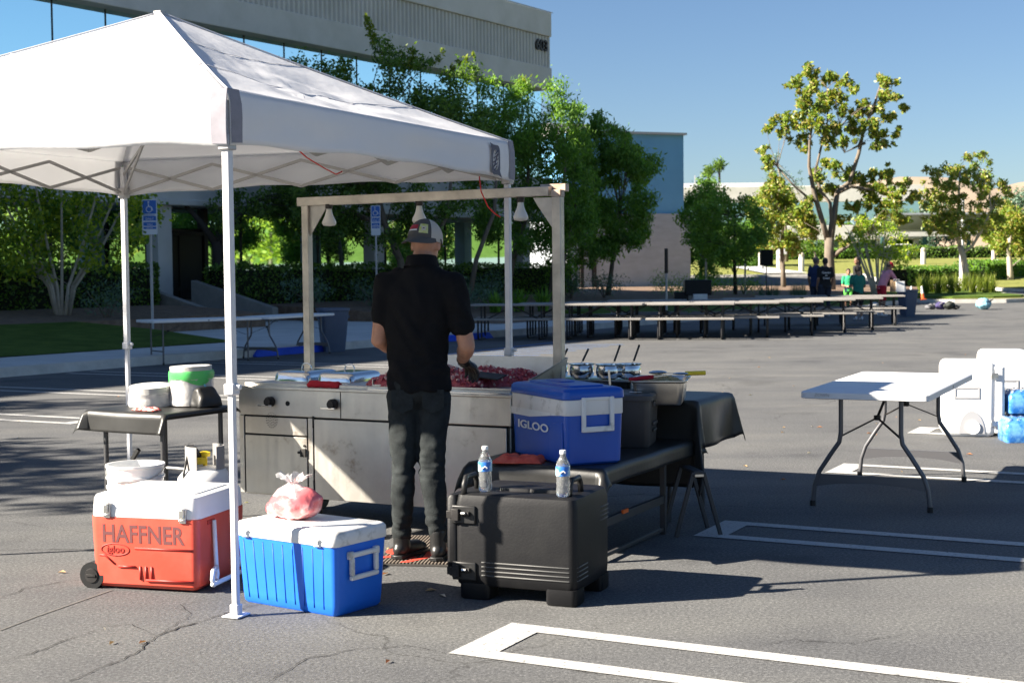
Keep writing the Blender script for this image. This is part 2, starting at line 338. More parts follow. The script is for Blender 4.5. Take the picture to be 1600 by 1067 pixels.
# ground floor: mirrored glass, columns, door
m=MB(); m.box(((T0-20.6)/2,1.6,2.15),(-T0-20.6,.06,3.1)); m.box((-9.2,1.6,2.15),(18.4,.06,3.1)); m.box((-19.5,1.6,3.3),(2.2,.06,.6)); m.build('lower_window',M['glass'],B,smooth=0)
m=MB(); 
for i in range(18):
    xx=-1.5-3.8*i
    if not -21.2<xx<-17.9: m.box((xx,1.55,2.15),(.045,.04,3.1))
for xx in (-20.6,-18.4): m.box((xx,1.5,1.85),(.16,.16,3.7))
m.box((-19.5,1.5,2.85),(2.2,.14,.12)); m.box((T0/2,1.5,.55),(-T0,.12,.12)); m.build('window_frame',M['frame_dark'],B,smooth=0)
m=MB(); m.box((T0/2,1.64,.25),(-T0,.2,.6)); m.build('base_wall',M['concrete_smooth'],B)
for i,xx in enumerate((-2.0,-11.6,-21.6,-36,-45)): MB().box((xx,.15,1.85),(.55,.5,3.6)).build('column',M['concrete_smooth'],B,bevel=.02)
dr=MB().box((-19.5,1.52,1.5),(1.95,.06,2.6)).build('door',M['door'],B,bevel=.01)
MB().box((-19.5,1.46,1.15),(1.95,.05,.1)).box((-19.5,1.47,1.5),(.06,.05,2.6)).build('door_rail',M['frame_dark'],dr)
m=MB(); m.box((T0/2,8,5),(-T0-2,11,9.9)); m.build('core_wall',M['concrete'],B,smooth=0)
m=MB(); m.box((-2.5,3.2,1.2),(4.4,.3,2.4)); m.build('end_wall',M['block'],B)

# ---- verge between lot and building
def strip(name,t0,t1,prof,mt,sub=1.2,nz=.03):
    n=max(1,int((t1-t0)/sub)); g=MB(); v=[]
    for i in range(-1,n+2):
        t=t0+(t1-t0)*min(max(i,0),n)/n
        for s,z in prof: v.append(fp(t,s,(-.05 if i in (-1,n+1) else z+ (noise.noise(Vector((t*.7,s*.7,3)))*nz if nz else 0))))
    k=len(prof); g.add(v,[(i*k+j,i*k+j+1,(i+1)*k+j+1,(i+1)*k+j) for i in range(n+2) for j in range(k-1)])
    return tag(g.build(name,mt),kind='structure')
def bedz(s): return float(np.interp(s,[0,3,6,10.2],[.78,.76,.55,.17]))
cb=MB()
v=[]
for i,t in enumerate(np.linspace(-62,-12,50)):
    for s,z in ((12.72,-.02),(12.70,.15),(12.55,.165),(10.15,.165),(10.13,.0)): v.append(fp(t,s,z))
strip('sidewalk',-62,-17,[(13.04,.150),(11.2,.155)],M['sidewalk'],2,0)
strip('curb',-62,30,[(13.22,-.05),(13.20,.145),(13.04,.151),(13.02,-.05)],M['curb'],2,0)
strip('path',-30.4,-19.0,[(11.21,.157),(4,.17),(-1.5,.2)],M['sidewalk'],2,0)
strip('lawn',-62,-30.5,[(11.19,.17),(8.9,.36),(6.6,.5)],M['lawn'])
strip('planting_bed',-62,-24.6,[(6.62,-.02),(6.6,.5),(4,.66),(0,.72),(-1.0,.72)],M['mulch'])
strip('planting_bed',-21.0,2,[(11.2,-.02),(11.19,.16),(8.5,.3),(6,.5),(3,.6),(0,.7),(-1.5,.7)],M['mulch'])
strip('lawn',-15.5,30,[(13.0,.15),(11,.24),(9.6,.34)],M['lawn'])
strip('planting_bed',2,30,[(9.6,.33),(6,.4),(-8,.5)],M['mulch'])
M['cheek']=mat('weathered_concrete',(.22,.21,.19),.9,var=.15,vs=3)
m=MB()
for tt,z0,z1 in ((-24.4,.95,.2),(-22.0,1.15,.25)):
    w=thing('cheek_wall','low sloping concrete wall %s the dark door'%('left of' if tt<-25 else 'right of'),'wall',fp(tt,0),FA)
    MB().loft([[(x,-1.6,-.1),(x,-4.6,-.1),(x,-4.6,.55),(x,-1.6,1.3)] for x in (-.12,.12)]).build('wall_slope',M['cheek'],w,bevel=.01)

# ---- foliage machinery
RNG=np.random.default_rng(7)
def leaves_mesh(name,cl,leaf,n,shell=.35,up=.3,flat=1.0):
    """cl=[(x,y,z,r)], n leaves for a clump of radius 1 (scaled r^2); one quad per leaf, bent"""
    P=[]
    for (x,y,z,r) in cl:
        k=max(12,int(n*r*r)); d=RNG.normal(size=(k,3)); d/=np.linalg.norm(d,axis=1)[:,None]
        rad=r*(shell+(1-shell)*RNG.random(k))**.7*(1+.28*RNG.normal(size=k)); d[:,2]*=flat
        P.append(np.array([x,y,z])+d*rad[:,None])
    P=np.concatenate(P); k=len(P)
    a=RNG.normal(size=(k,3)); a[:,2]-=up; a/=np.linalg.norm(a,axis=1)[:,None]
    b=RNG.normal(size=(k,3)); b-=(a*b).sum(1)[:,None]*a; b/=np.linalg.norm(b,axis=1)[:,None]
    s=(.7+.6*RNG.random(k))[:,None]; L,Wd=leaf; c=np.cross(a,b)
    p0=P-a*L/2*s; p2=P+a*L/2*s; p1=P+b*Wd/2*s+c*Wd*.18*s; p3=P-b*Wd/2*s+c*Wd*.18*s
    V=np.stack([p0,p1,p2,p3],1).reshape(-1,3)
    me=bpy.data.meshes.new(name); me.vertices.add(4*k); me.vertices.foreach_set('co',V.ravel().astype(np.float32))
    me.loops.add(4*k); me.loops.foreach_set('vertex_index',np.arange(4*k,dtype=np.int32)); me.polygons.add(k)
    me.polygons.foreach_set('loop_start',np.arange(0,4*k,4,dtype=np.int32)); me.polygons.foreach_set('loop_total',np.full(k,4,dtype=np.int32)); me.update(); me.validate(); return me
def limbs(mb,cl,trunk,r0,frac=1.0,seed=0,rend=.012):
    """branches from the trunk polyline's upper half to the clumps"""
    rnd=random.Random(seed); tp=[Vector(p) for p in trunk]
    for (x,y,z,r) in cl:
        if rnd.random()>frac: continue
        c=Vector((x,y,z)); best=None
        for i,p in enumerate(tp):
            if p.z<c.z-.1 or i==len(tp)-1:
                d=(c-p).length+max(0,(len(tp)-i))*.05
                if best is None or d<best[0]: best=(d,p)
        a=best[1]; mid=a.lerp(c,.5)+Vector((rnd.uniform(-.12,.12),rnd.uniform(-.12,.12),rnd.uniform(-.02,.18)))*(c-a).length
        rr=r0*min(1,.25+.09*(c-a).length)
        mb.tube([a,a.lerp(mid,.5)+Vector((0,0,.03)),mid,mid.lerp(c,.6),c],[rr,rr*.8,rr*.6,rr*.35,rend],6)
def tree(name,label,loc,cl,trunks,mats,leaf,n,r0=.06,frac=.8,group=None,cat='tree',accents=None,seed=1,**kw):
    """clumps and trunks in coordinates relative to loc; trunks=[(points,r_bottom,r_top)]"""
    t=thing(name,label,cat,loc,0,group)
    tb=MB()
    for pts,ra,rb in trunks:
        k=len(pts); tb.tube(pts,[ra+(rb-ra)*i/(k-1) for i in range(k)],9)
    allp=[p for pts,ra,rb in trunks for p in pts[1:]]
    limbs(tb,cl,allp,r0,frac,seed); tb.build('trunk',mats[1],t,smooth=180)
    link('crown',leaves_mesh('crown',cl,leaf,n,**kw),mats[0],t,smooth=0)
    for ac in (accents or []): link('sunlit_tips',leaves_mesh('sunlit_tips',ac,leaf,n*1.3,**kw),mats[2],t,smooth=0)  # treetop tips with sunlight put into the leaf colour
    return t
def pxcl(base,Y,items,dj=1.0,seed=0,hor=421.4,kr=1.0):
    """clumps surveyed from the photograph at depth Y, spread in depth"""
    rnd=random.Random(seed); out=[]
    for (px,py,r) in items:
        y=Y+rnd.uniform(-dj,dj); h=hor-(px-800)*.0099
        out.append(((px-800)/F*y-base[0],y-base[1],HC+(h-py)*y/F-base[2],r*kr*y/F))
    return out
def inside(x,y,poly):
    c=False;j=len(poly)-1
    for i in range(len(poly)):
        if (poly[i][1]>y)!=(poly[j][1]>y) and x<(poly[j][0]-poly[i][0])*(y-poly[i][1])/(poly[j][1]-poly[i][1])+poly[i][0]: c=not c
        j=i
    return c
def fill(poly,n,r,seed):
    rnd=random.Random(seed); xs=[p[0] for p in poly];ys=[p[1] for p in poly];out=[];tries=0
    while len(out)<n and tries<9999:
        tries+=1; x=rnd.uniform(min(xs),max(xs));y=rnd.uniform(min(ys),max(ys))
        if inside(x,y,poly) and all((x-o[0])**2+(y-o[1])**2>(r*.45)**2 for o in out[-60:]): out.append((x,y,r*rnd.uniform(.6,1.25)))
    return out
# trees before the facade
def tA():
    b=fp(-17.1,5); z=bedz(5); b.z=z
    poly=[(430,330),(425,200),(440,110),(470,92),(505,108),(545,100),(565,62),(582,40),(598,60),(612,95),(632,105),(652,78),(668,105),(700,120),(716,100),(745,118),(760,180),(750,260),(745,330),(690,370),(600,385),(500,372)]
    c=pxcl(b,43,fill(poly,125,21,3),1.6,3)
    acc=[pxcl(b,43,q,.4,5) for q in ([(581,34,6),(583,45,8),(588,57,9),(592,70,8)],[(650,82,6),(652,95,7),(646,106,8)],[(690,96,6),(680,101,7),(697,84,5)],[(722,100,5),(733,94,5),(744,88,4),(712,110,6)])]
    tr=[([(0.3,0,-.1),(.1,.1,1.2),(-.3,0,2.2),(-.6,0,3.4),(-.5,.2,5)],.13,.05),([(.55,.2,-.1),(.9,.2,1.3),(1.5,0,2.5),(1.7,0,4)],.10,.04),([(2.1,.4,-.1),(2.35,.3,1.2),(2.9,.2,2.6),(3.0,.2,4)],.09,.04)]
    return tree('shade_tree','dense green tree with tall shoots painted sunlit lime rising behind the tent roof',b,c,tr,(M['leaf_dark'],M['wood'],M['leaf_lime']),(.13,.06),2000,.05,.5,'trees along the office facade',accents=acc,seed=3)
tA()
def tB():
    b=fp(-10.8,5); b.z=bedz(5)
    poly=[(735,330),(745,180),(765,128),(790,150),(812,130),(838,128),(858,150),(880,142),(905,165),(925,200),(930,300),(915,400),(880,440),(850,400),(800,385),(760,380)]
    c=pxcl(b,48,fill(poly,110,19,5),1.6,5); acc=[pxcl(b,47.5,[(822,135,13)],.1,6)]
    tr=[([(-.2,0,-.1),(.05,0,1.2),(.45,0,2.4),(.6,0,4.2)],.12,.05),([(1.3,.2,-.1),(1.45,.1,1.3),(1.75,.1,3),(1.8,0,4.6)],.11,.05),([(1.55,.1,-.1),(1.75,.1,1.2),(2.1,.1,2.8)],.08,.04)]
    tree('shade_tree','feathery green tree right of the tent roof with a tuft painted sunlit yellow on top',b,c,tr,(M['leaf_mid'],M['wood'],M['leaf_lime']),(.15,.05),2000,.05,.5,'trees along the office facade',accents=acc,seed=5,up=.8)
tB()
def tC():
    b=fp(-4.45,5); b.z=bedz(5)
    poly=[(868,300),(880,200),(900,168),(930,186),(962,190),(985,212),(1010,232),(1022,255),(1008,285),(1018,312),(1004,335),(1012,365),(998,386),(975,372),(950,402),(920,420),(890,410),(868,360)]
    c=pxcl(b,53,fill(poly,110,16,8),1.5,8)
    tr=[([(-1.9,0,-.1),(-1.7,0,1.5),(-1.2,0,2.8)],.13,.06),([(.15,.1,-.1),(.35,.1,1.4),(.6,0,2.9)],.10,.05)]
    tree('shade_tree','drooping leafy green tree beside the blue wall at the end of the office',b,c,tr,(M['leaf_mid'],M['wood'],None),(.19,.055),1900,.05,.5,'trees along the office facade',seed=8,up=1.2)
tC()
# crape myrtle at left
def tM():
    b=fp(-29.5,5); b.z=bedz(5)
    poly=[(-60,420),(-70,250),(40,225),(160,240),(235,280),(250,330),(236,395),(190,415),(120,405),(40,425)]
    c=pxcl(b,32.5,fill(poly,120,21,11),1.2,11)
    tr=[]; rnd=random.Random(4)
    for k in range(9):
        a=rnd.uniform(-1.15,1.15); dy=rnd.uniform(-.5,.5)
        tr.append(([(a*.12,dy*.2,-.1),(a*.28,dy*.3,.6),(a*.9,dy*.7,1.5),(a*1.5,dy*1.2,2.6),(a*1.8,dy*1.5,3.6)],.045,.015))
    tree('crape_myrtle','multi stemmed crape myrtle with yellow green leaves painted as if backlit left of the dark door','' or b,c,tr,(M['leaf_myrtle'],M['wood_pale'],None),(.13,.07),900,.02,.5,seed=2)
tM()
def tD():  # solid tree added in place of one mirrored in the glass
    b=fp(-20.2,.9); b.z=.7
    c=pxcl(b,b.y,fill([(322,318),(345,300),(470,300),(560,318),(548,362),(520,385),(490,362),(450,340),(400,336),(365,362),(345,352)],44,14,21),.5,21)
    tree('shade_tree','dark low branched tree standing in for a reflection in the mirrored windows right of the door',b,c,[([(-.1,0,-.1),(0,0,.9),(-.1,0,1.7)],.21,.16),([(-.1,0,1.6),(-.5,0,2.2),(-1.1,0,2.9)],.13,.05),([(-.1,0,1.6),(.35,0,2.2),(.9,0,2.8)],.12,.05)],(M['leaf_dark'],M['wood_dark'],None),(.13,.07),900,.04,.4,'trees along the office facade',seed=21)
tD()
# hedges, shrubs
def hedge(name,label,a,b,w,z0,z1,lm='leaf_dark',dens=240,leaf=(.09,.055),group=None):
    a=Vector(a);b=Vector(b);d=b-a;L=d.length; o=thing(name,label,'hedge',(a.x,a.y,0),math.atan2(d.y,d.x),group)
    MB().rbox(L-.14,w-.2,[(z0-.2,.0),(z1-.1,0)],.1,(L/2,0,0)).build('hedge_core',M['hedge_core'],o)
    k=int(dens*(L*(z1-z0)*2+L*w+w*(z1-z0)*2)); P=RNG.random((k,3))*[L,w,z1-z0]+[0,-w/2,z0]; f=RNG.integers(0,5,k)
    P[f==0,1]=-w/2;P[f==1,1]=w/2;P[f>=3,2]=z1;P[f==4,1]=-w/2;P[f==4,2]=RNG.random((f==4).sum())*(z1-z0)+z0
    e=RNG.random(k)<.04; P[e,0]=0; e=RNG.random(k)<.04; P[e,0]=L
    wob=.06*np.sin(P[:,0]*2.1)+.04*np.sin(P[:,0]*5.3+P[:,2]*3)
    P+=RNG.normal(size=(k,3))*.035; P[:,2]+=wob*(P[:,2]>z1-.1)
    me=leaves_mesh('foliage',[(0,0,0,.1)],leaf,1); bpy.data.meshes.remove(me)
    link('foliage',quads(P,leaf),M[lm],o,smooth=0); return o
def quads(P,leaf,up=.2):
    k=len(P); a=RNG.normal(size=(k,3)); a[:,2]+=up; a/=np.linalg.norm(a,axis=1)[:,None]
    b=RNG.normal(size=(k,3)); b-=(a*b).sum(1)[:,None]*a; b/=np.linalg.norm(b,axis=1)[:,None]; s=(.6+.8*RNG.random(k))[:,None]
    V=np.stack([P-a*leaf[0]/2*s,P+b*leaf[1]/2*s,P+a*leaf[0]/2*s,P-b*leaf[1]/2*s],1).reshape(-1,3)
    me=bpy.data.meshes.new('foliage'); me.vertices.add(4*k); me.vertices.foreach_set('co',V.ravel().astype(np.float32)); me.loops.add(4*k); me.loops.foreach_set('vertex_index',np.arange(4*k,dtype=np.int32))
    me.polygons.add(k); me.polygons.foreach_set('loop_start',np.arange(0,4*k,4,dtype=np.int32)); me.polygons.foreach_set('loop_total',np.full(k,4,dtype=np.int32)); me.update(); me.validate(); return me
hedge('clipped_hedge','long dark clipped hedge under the windows left of the door',fp(-52,2.4),fp(-24.7,2.4),1.1,.6,1.72)
hedge('clipped_hedge','dark clipped hedge under the windows between door and end of office',fp(-21.8,2.4),fp(-3,2.4),1.1,.6,1.66)
def shrub(label,loc,rx,h,lm='leaf_sage',seed=0,n=420,leaf=(.09,.03),cat='shrub',group='low shrubs in the planting bed'):
    rnd=random.Random(seed); cl=[]
    for k in range(16): a=rnd.uniform(0,2*PI); q=rnd.random()**.5*rx*.75; cl.append((q*math.cos(a),q*math.sin(a),h*rnd.uniform(.3,.78),rx*.38))
    o=thing('low_shrub',label,cat,loc,0,group); s=MB()
    for c in cl[:8]: s.tube([(0,0,-.1),(c[0]*.4,c[1]*.4,c[2]*.5),c[:3]],[.02,.012,.005],5)
    s.build('stem',M['wood'],o,smooth=180); link('foliage',leaves_mesh('foliage',cl,leaf,n),M[lm],o,smooth=0)
SH=[(0,0,-21.2,5.2,.9,.9,'sage green shrub at the foot of the right sloping wall'),(0,0,-20.4,7.4,.8,.7,'low grey green shrub nearest the sidewalk corner'),(0,0,-18.2,7.6,.8,.7,'second low grey green shrub from the sidewalk corner'),(0,0,-16.4,7.8,.8,.65,'third low grey green shrub from the sidewalk corner'),(205,470,-27.9-1.2,6.0,.8,.9,'sage green shrub beside the crape myrtle stems'),(350,0,-19.0,5.6,.9,.9,'sage green shrub right beside the sloping wall'),
 (400,0,-17.4,5.8,1.0,.95,'grey green shrub seen left of the cart post'),(460,0,-15.8,6.1,1.0,1.0,'grey green shrub seen right of the cart post'),(520,0,-14.2,6.2,.9,1.0,'grey green shrub above the trash can'),
 (740,0,-8.6,6.0,.9,.95,'sage shrub right of the cook'),(800,0,-6.6,6.2,.9,.9,'sage shrub behind the tent pole'),(930,0,-1.5,6.5,1.1,.8,'low green shrub before the grey block wall'),(985,0,1.5,6.5,1.1,.7,'spreading low shrub at the end of the bed'),(1030,0,4.8,6.5,1.0,.6,'small dark shrub at the foot of the block wall')]
for i,(a_,b_,t,s,r,h,lb) in enumerate(SH): shrub(lb,fp(t,s,bedz(s)-.05),r,h,'leaf_sage' if i<11 else 'leaf_mid',i)
def strap(name,label,loc,n,h,spread,mt,cat,w=.035,seed=0,group=None,kind=None):
    rnd=random.Random(seed); m=MB()
    for k in range(n):
        a=rnd.uniform(0,2*PI); q=rnd.random(); L=h*rnd.uniform(.7,1.15); bx,by=rnd.uniform(-.08,.08)*spread*3,rnd.uniform(-.08,.08)*spread*3
        pts=[Vector((bx+math.cos(a)*spread*q*f**1.6,by+math.sin(a)*spread*q*f**1.6,L*(f-.38*q*f*f))) for f in (0,.3,.6,.85,1)]
        u=Vector((-math.sin(a),math.cos(a),0)); ww=[w,w,w*.8,w*.45,w*.05]
        vs=[];
        for p,x in zip(pts,ww): vs+=[p-u*x/2,p+u*x/2]
        m.add(vs,[(2*i,2*i+1,2*i+3,2*i+2) for i in range(4)])
    me=bpy.data.meshes.new(name); me.from_pydata(m.v,[],m.f); o=link(name,me,mt,smooth=180); o.location=loc
    return tag(o,label,cat,group,kind)
for i,(t,s) in enumerate(((-16.2,8.7),(-15.2,8.9),(-17.3,8.6))):
    strap('lily_clump',['bright strappy lily clump right of the trash can','strappy lily clump nearest the cook','small strappy lily clump behind the trash can'][i],fp(t,s,bedz(s)),70,.75-.12*(i==2),.55,M['leaf_mid'],'plant',.06,i)

# ---- blue and grey block building
c=thing('blue_building','tall blue topped building with grey block base right of the trees','building',(6.45,80.6,hz(80)-.3),R(20))
MB().box((0,8,6.7),(7.0,16,4.4)).build('upper_wall',M['stucco_blue'],c,smooth=0)
MB().box((.1,8.02,2.25),(7.5,16.3,4.5)).build('lower_wall',M['block'],c,smooth=0)
MB().box((0,7.9,8.94),(7.2,16.3,.12)).build('roof_cap',M['grey_metal'],c,smooth=0)
MB().box((-1.6,6,9.4),(2.4,3,.9)).build('roof_vent',M['concrete_smooth'],c,smooth=0)
for x in (-2.85,-2.1): MB().box((x,-.22,2.4),(.2,.22,4.8)).build('downpipe',M['frame_dark'],c)
# ---- far office
c=thing('far_office','long low office with beige bands and pale glass behind the magnolias','building',(27,140,1.6)); c.scale=(.86,1,1)
MB().box((0,0,6.6),(26,12,1.5)).box((0,-.3,3.0),(26.2,12.6,1.35)).build('wall_band',M['concrete_smooth'],c,bevel=.05)
MB().box((0,0,4.8),(25,11.4,2.1)).box((0,.6,1.2),(25,11.4,2.4)).build('window_band',M['glass'],c,smooth=0)
m=MB(); 
for i in range(7): m.box((-12+4*i,-6.1,1.2),(.5,.4,2.5))
m.build('column',M['concrete_smooth'],c,smooth=0)
c=thing('white_building','far white flat roofed building left of the tall magnolia','building',(28,205,2.0))
MB().box((0,0,5.0),(16,20,10)).build('wall',M['white_plastic'],c,smooth=0); MB().box((0,-.1,10.2),(16.4,20.4,1.2)).build('roof',mat('white_roof',(.8,.79,.77),.6),c)
MB().box((-2,0,11),(.12,.12,3)).build('mast',M['grey_metal'],c)
# ---- hills
hm=mat('dry_hill',(.26,.20,.14),.95,col2=(.36,.28,.20),vs=.006,var_detail=9)
g=MB(); nx=90; v=[]
for i in range(nx+1):
    X=-400+2600*i/nx
    top=84+24*math.exp(-((X-560)/150)**2)+20*math.exp(-((X-820)/120)**2)+18*noise.noise(Vector((X/170,1,2)))-40*(1 if X<200 else 0)*min(1,(200-X)/300 if X<200 else 0)
    for j,(dy,f) in enumerate(((0,0),(120,.35),(260,.72),(400,1),(700,.9),(1200,0))): v.append((X,1350+dy+30*noise.noise(Vector((X/90,j,0))),2+top*f*(1+.12*noise.noise(Vector((X/60,j*2,5))))))
g.add(v,[(i*6+j,(i+1)*6+j,(i+1)*6+j+1,i*6+j+1) for i in range(nx) for j in range(5)]); tag(g.build('hills',hm,smooth=180),kind='structure')

# ---- far lawns, road edge, islands
def slab(name,pts,z,mt,kind='structure',th=None):
    g=MB(); n=len(pts)
    if th: g.add([(x,y,hz(y)+z-th) for x,y in pts]+[(x,y,hz(y)+z) for x,y in pts],[tuple(range(n,2*n))]+[(i,(i+1)%n,n+(i+1)%n,n+i) for i in range(n)])
    else: g.add([(x,y,hz(y)+z) for x,y in pts],[tuple(range(n))])
    return tag(g.build(name,mt,smooth=0),kind=kind)
def grid(name,x0,x1,y0,y1,z,mt,bulge=0,nx=14,ny=8):
    g=MB(); v=[]
    for j in range(ny+1):
        for i in range(nx+1):
            x=x0+(x1-x0)*i/nx; y=y0+(y1-y0)*j/ny
            v.append((x,y,hz(y)+z+bulge*math.sin(PI*i/nx)*math.sin(PI*j/ny)))
    g.add(v,[(j*(nx+1)+i,j*(nx+1)+i+1,(j+1)*(nx+1)+i+1,(j+1)*(nx+1)+i) for j in range(ny) for i in range(nx)]); return tag(g.build(name,mt,smooth=180),kind='structure')
slab('curb',[(8,99.6),(60,99.6),(60,100),(8,100)],.16,M['curb'],th=.3)
grid('lawn',8,60,100,125,.12,M['lawn_sunlit_tint'],.1)
grid('lawn',8,120,125,134,.06,M['lawn_sunlit_tint'],0)
grid('lawn',60.2,140,88,134,.10,M['lawn_sunlit_tint'],.3)
slab('path',[(17.5,100),(20.5,100),(18.8,112),(16.6,112)],.25,M['sidewalk'])
# planter strip behind the picnic tables
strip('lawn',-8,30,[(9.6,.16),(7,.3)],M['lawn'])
# right island
isl=[(15.6,62),(16.2,59),(17.6,57.6),(19.6,57.4),(21.4,58.6),(22.4,61),(22.8,66),(22,72),(17,72),(15.6,68)]
def inset(p,k):
    cx=sum(a for a,b in p)/len(p);cy=sum(b for a,b in p)/len(p); return [(cx+(a-cx)*k,cy+(b-cy)*k) for a,b in p]
slab('curb',isl,.15,M['curb'],th=.3)
slab('lawn',inset(isl,.95),.17,M['lawn_sunlit_tint'])
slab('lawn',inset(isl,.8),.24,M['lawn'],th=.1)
slab('curb',[(10.4,47.6),(12.7,50.6),(14.6,57),(14.3,62),(10,60),(6,50)],.15,M['curb'],th=.3)
slab('lawn',[(10.4,48.0),(12.5,50.8),(14.3,57),(14.1,61.8),(10,59.8),(6.3,50)],.17,M['lawn'])
slab('curb',[(26,70),(34,76),(40,86),(60,96),(60,99),(24,99),(21.5,84)],.15,M['curb'],th=.3)
slab('lawn',[(26,70.4),(33.8,76.3),(39.8,86.3),(59.8,96.3),(59.8,98.8),(24.2,98.8),(21.8,84)],.18,M['lawn_sunlit_tint'])

# cracks and sealed joints of the near asphalt
ck=MB(); rnd=random.Random(8)
def crack(px,w=.006,jit=.012,br=True):
    P=[G(*p) for p in px]; pts=[]
    for a,b in zip(P,P[1:]):
        n=max(3,int((b-a).length/.035))
        for i in range(n): q=a.lerp(b,i/n); pts.append(q+Vector((rnd.gauss(0,jit*.5),rnd.gauss(0,jit*.5),0)))
    pts.append(P[-1]); v=[]
    for i,p in enumerate(pts):
        d=(pts[min(i+1,len(pts)-1)]-pts[max(i-1,0)]).normalized(); s=Vector((-d.y,d.x,0))*w*rnd.uniform(.25,1.0)*(.3+.7*math.sin(PI*min(1,max(.06,i/(len(pts)-1)))))
        v+=[(p.x-s.x,p.y-s.y,.0035),(p.x+s.x,p.y+s.y,.0035)]
    ck.add(v,[(2*i,2*i+1,2*i+3,2*i+2) for i in range(len(pts)-1)])
crack([(105,1066),(150,1047),(212,1022),(245,993),(290,978),(355,958),(420,940)],.007)
crack([(0,860),(60,859),(146,858)],.006,.004); crack([(0,933),(40,920),(90,910),(140,905)],.004); crack([(0,1035),(60,1018),(110,998),(150,985)],.004); crack([(245,993),(205,976),(150,980)],.003); crack([(245,993),(300,960),(280,945),(330,935)],.003)
crack([(700,1020),(640,1010),(560,1014),(480,1030),(420,1066)],.004); crack([(900,770),(1010,774),(1140,772)],.005,.004); crack([(1210,640),(1290,630),(1400,600),(1500,595)],.006); crack([(940,700),(1010,690),(1090,700)],.004)
crack([(1180,1010),(1240,1000),(1330,1006),(1420,990)],.003); crack([(0,700),(100,706),(200,700)],.005)
tag(ck.build('asphalt_cracks',mat('crack_dark',(.022,.021,.020),.95),smooth=0),kind='structure')
sl_=MB()
for (a,b,w) in (((0,985),(60,962),.006),((60,962),(175,922),.007)):
    A,B_=G(*a),G(*b); d=(B_-A).normalized(); s=Vector((-d.y,d.x,0))*w; sheet(sl_,[A-s,B_-s*.8,B_+s*.8,A+s],.0025)
tag(sl_.build('tar_seam',mat('tar_seam',(.10,.098,.092),.85,col2=(.14,.135,.125),vs=30),smooth=0),kind='structure')

# ============================================================ FAR TREES, PLANTS, STRUCTURES
def cc(items): return [(1040+.375*x,100+.375*y,.375*r) for x,y,r in items]
bm_=(15.4,70,hz(70)+.0)
bigm=cc([(600,60,38),(680,60,38),(740,85,30),(545,90,34),(620,120,42),(700,130,42),(790,120,28),(590,180,44),(660,190,44),(740,195,32),(905,85,34),(900,140,38),(960,150,26),(995,190,24),(880,195,38),(820,190,38),(930,225,34),(440,260,30),(500,240,38),(560,260,44),(630,250,44),(700,265,40),(780,260,40),(850,265,44),(900,310,40),(960,290,26),(480,295,26),(560,325,34),(690,330,32),(750,325,28),(880,350,28),(405,365,26),(420,400,26),(435,440,28),(640,480,42),(690,430,38),(760,480,42),(700,520,38),(640,545,26),(860,470,44),(930,450,32),(840,540,44),(920,510,44),(1000,510,32),(880,590,44),(960,580,44),(1030,560,30),(780,600,40),(820,660,44),(900,650,44),(980,640,36),(740,645,30),(760,740,34),(840,700,34),(590,590,38),(560,650,40),(600,700,30),(480,500,30),(450,480,26),(610,640,30)])
def PX(base,Y,pts): 
    out=[]
    for px,py,r in pts: 
        h=421.4-(px-800)*.0099; out.append(((px-800)/F*Y-base[0],Y-base[1],HC+(h-py)*Y/F-base[2]))
    return out
def tubepx(base,Y,pts,ra,rb,dy=0): 
    p=PX(base,Y,[(a,b,0) for a,b in pts]); return ([(x,y+dy*i/len(p),z) for i,(x,y,z) in enumerate(p)],ra,rb)
cl=pxcl(bm_,70,bigm,1.4,2); rn=random.Random(5)
cl=[(x+rn.gauss(0,r*.45),y+rn.gauss(0,r*.6),z+rn.gauss(0,r*.4),r*rn.uniform(.3,.55)) for (x,y,z,r) in cl for _ in range(8)]
tree('magnolia_tree','tallest open crowned magnolia with golden leaves behind the picnic tables',bm_,cl,
 [tubepx(bm_,70,[(1298,480),(1298,440),(1296,400),(1296,372)],.27,.22),tubepx(bm_,70,[(1294,376),(1284,345),(1270,300),(1262,262),(1262,225),(1268,180)],.15,.04,-.8),tubepx(bm_,70,[(1298,378),(1305,335),(1310,300),(1330,285),(1345,240),(1352,210),(1372,160),(1382,130)],.16,.04,.8),
  tubepx(bm_,70,[(1296,374),(1300,345),(1298,318),(1284,300),(1275,270),(1285,230),(1295,190),(1295,140)],.11,.03,.3),tubepx(bm_,70,[(1308,302),(1330,292),(1352,296),(1385,300)],.12,.04),tubepx(bm_,70,[(1300,402),(1312,392),(1330,382),(1355,370)],.13,.04,-.6),tubepx(bm_,70,[(1352,225),(1340,230),(1320,240),(1312,200)],.07,.03),tubepx(bm_,70,[(1276,315),(1266,312),(1240,290),(1215,262)],.08,.03)],
 (M['leaf_gold'],M['wood'],None),(.22,.10),1500,.05,.12,'magnolias beyond the picnic tables',seed=2,shell=.2)
bs_=(22.0,72,hz(72))
poly=[(1440,355),(1436,300),(1450,262),(1480,255),(1505,238),(1535,240),(1550,262),(1548,282),(1574,285),(1576,310),(1560,335),(1575,350),(1560,368),(1520,372),(1500,378),(1470,362),(1452,372)]
cl=pxcl(bs_,72,fill(poly,190,9,31),1.4,31); cl=[(x+rn.gauss(0,.1),y,z,r*rn.uniform(.6,1)) for x,y,z,r in cl]
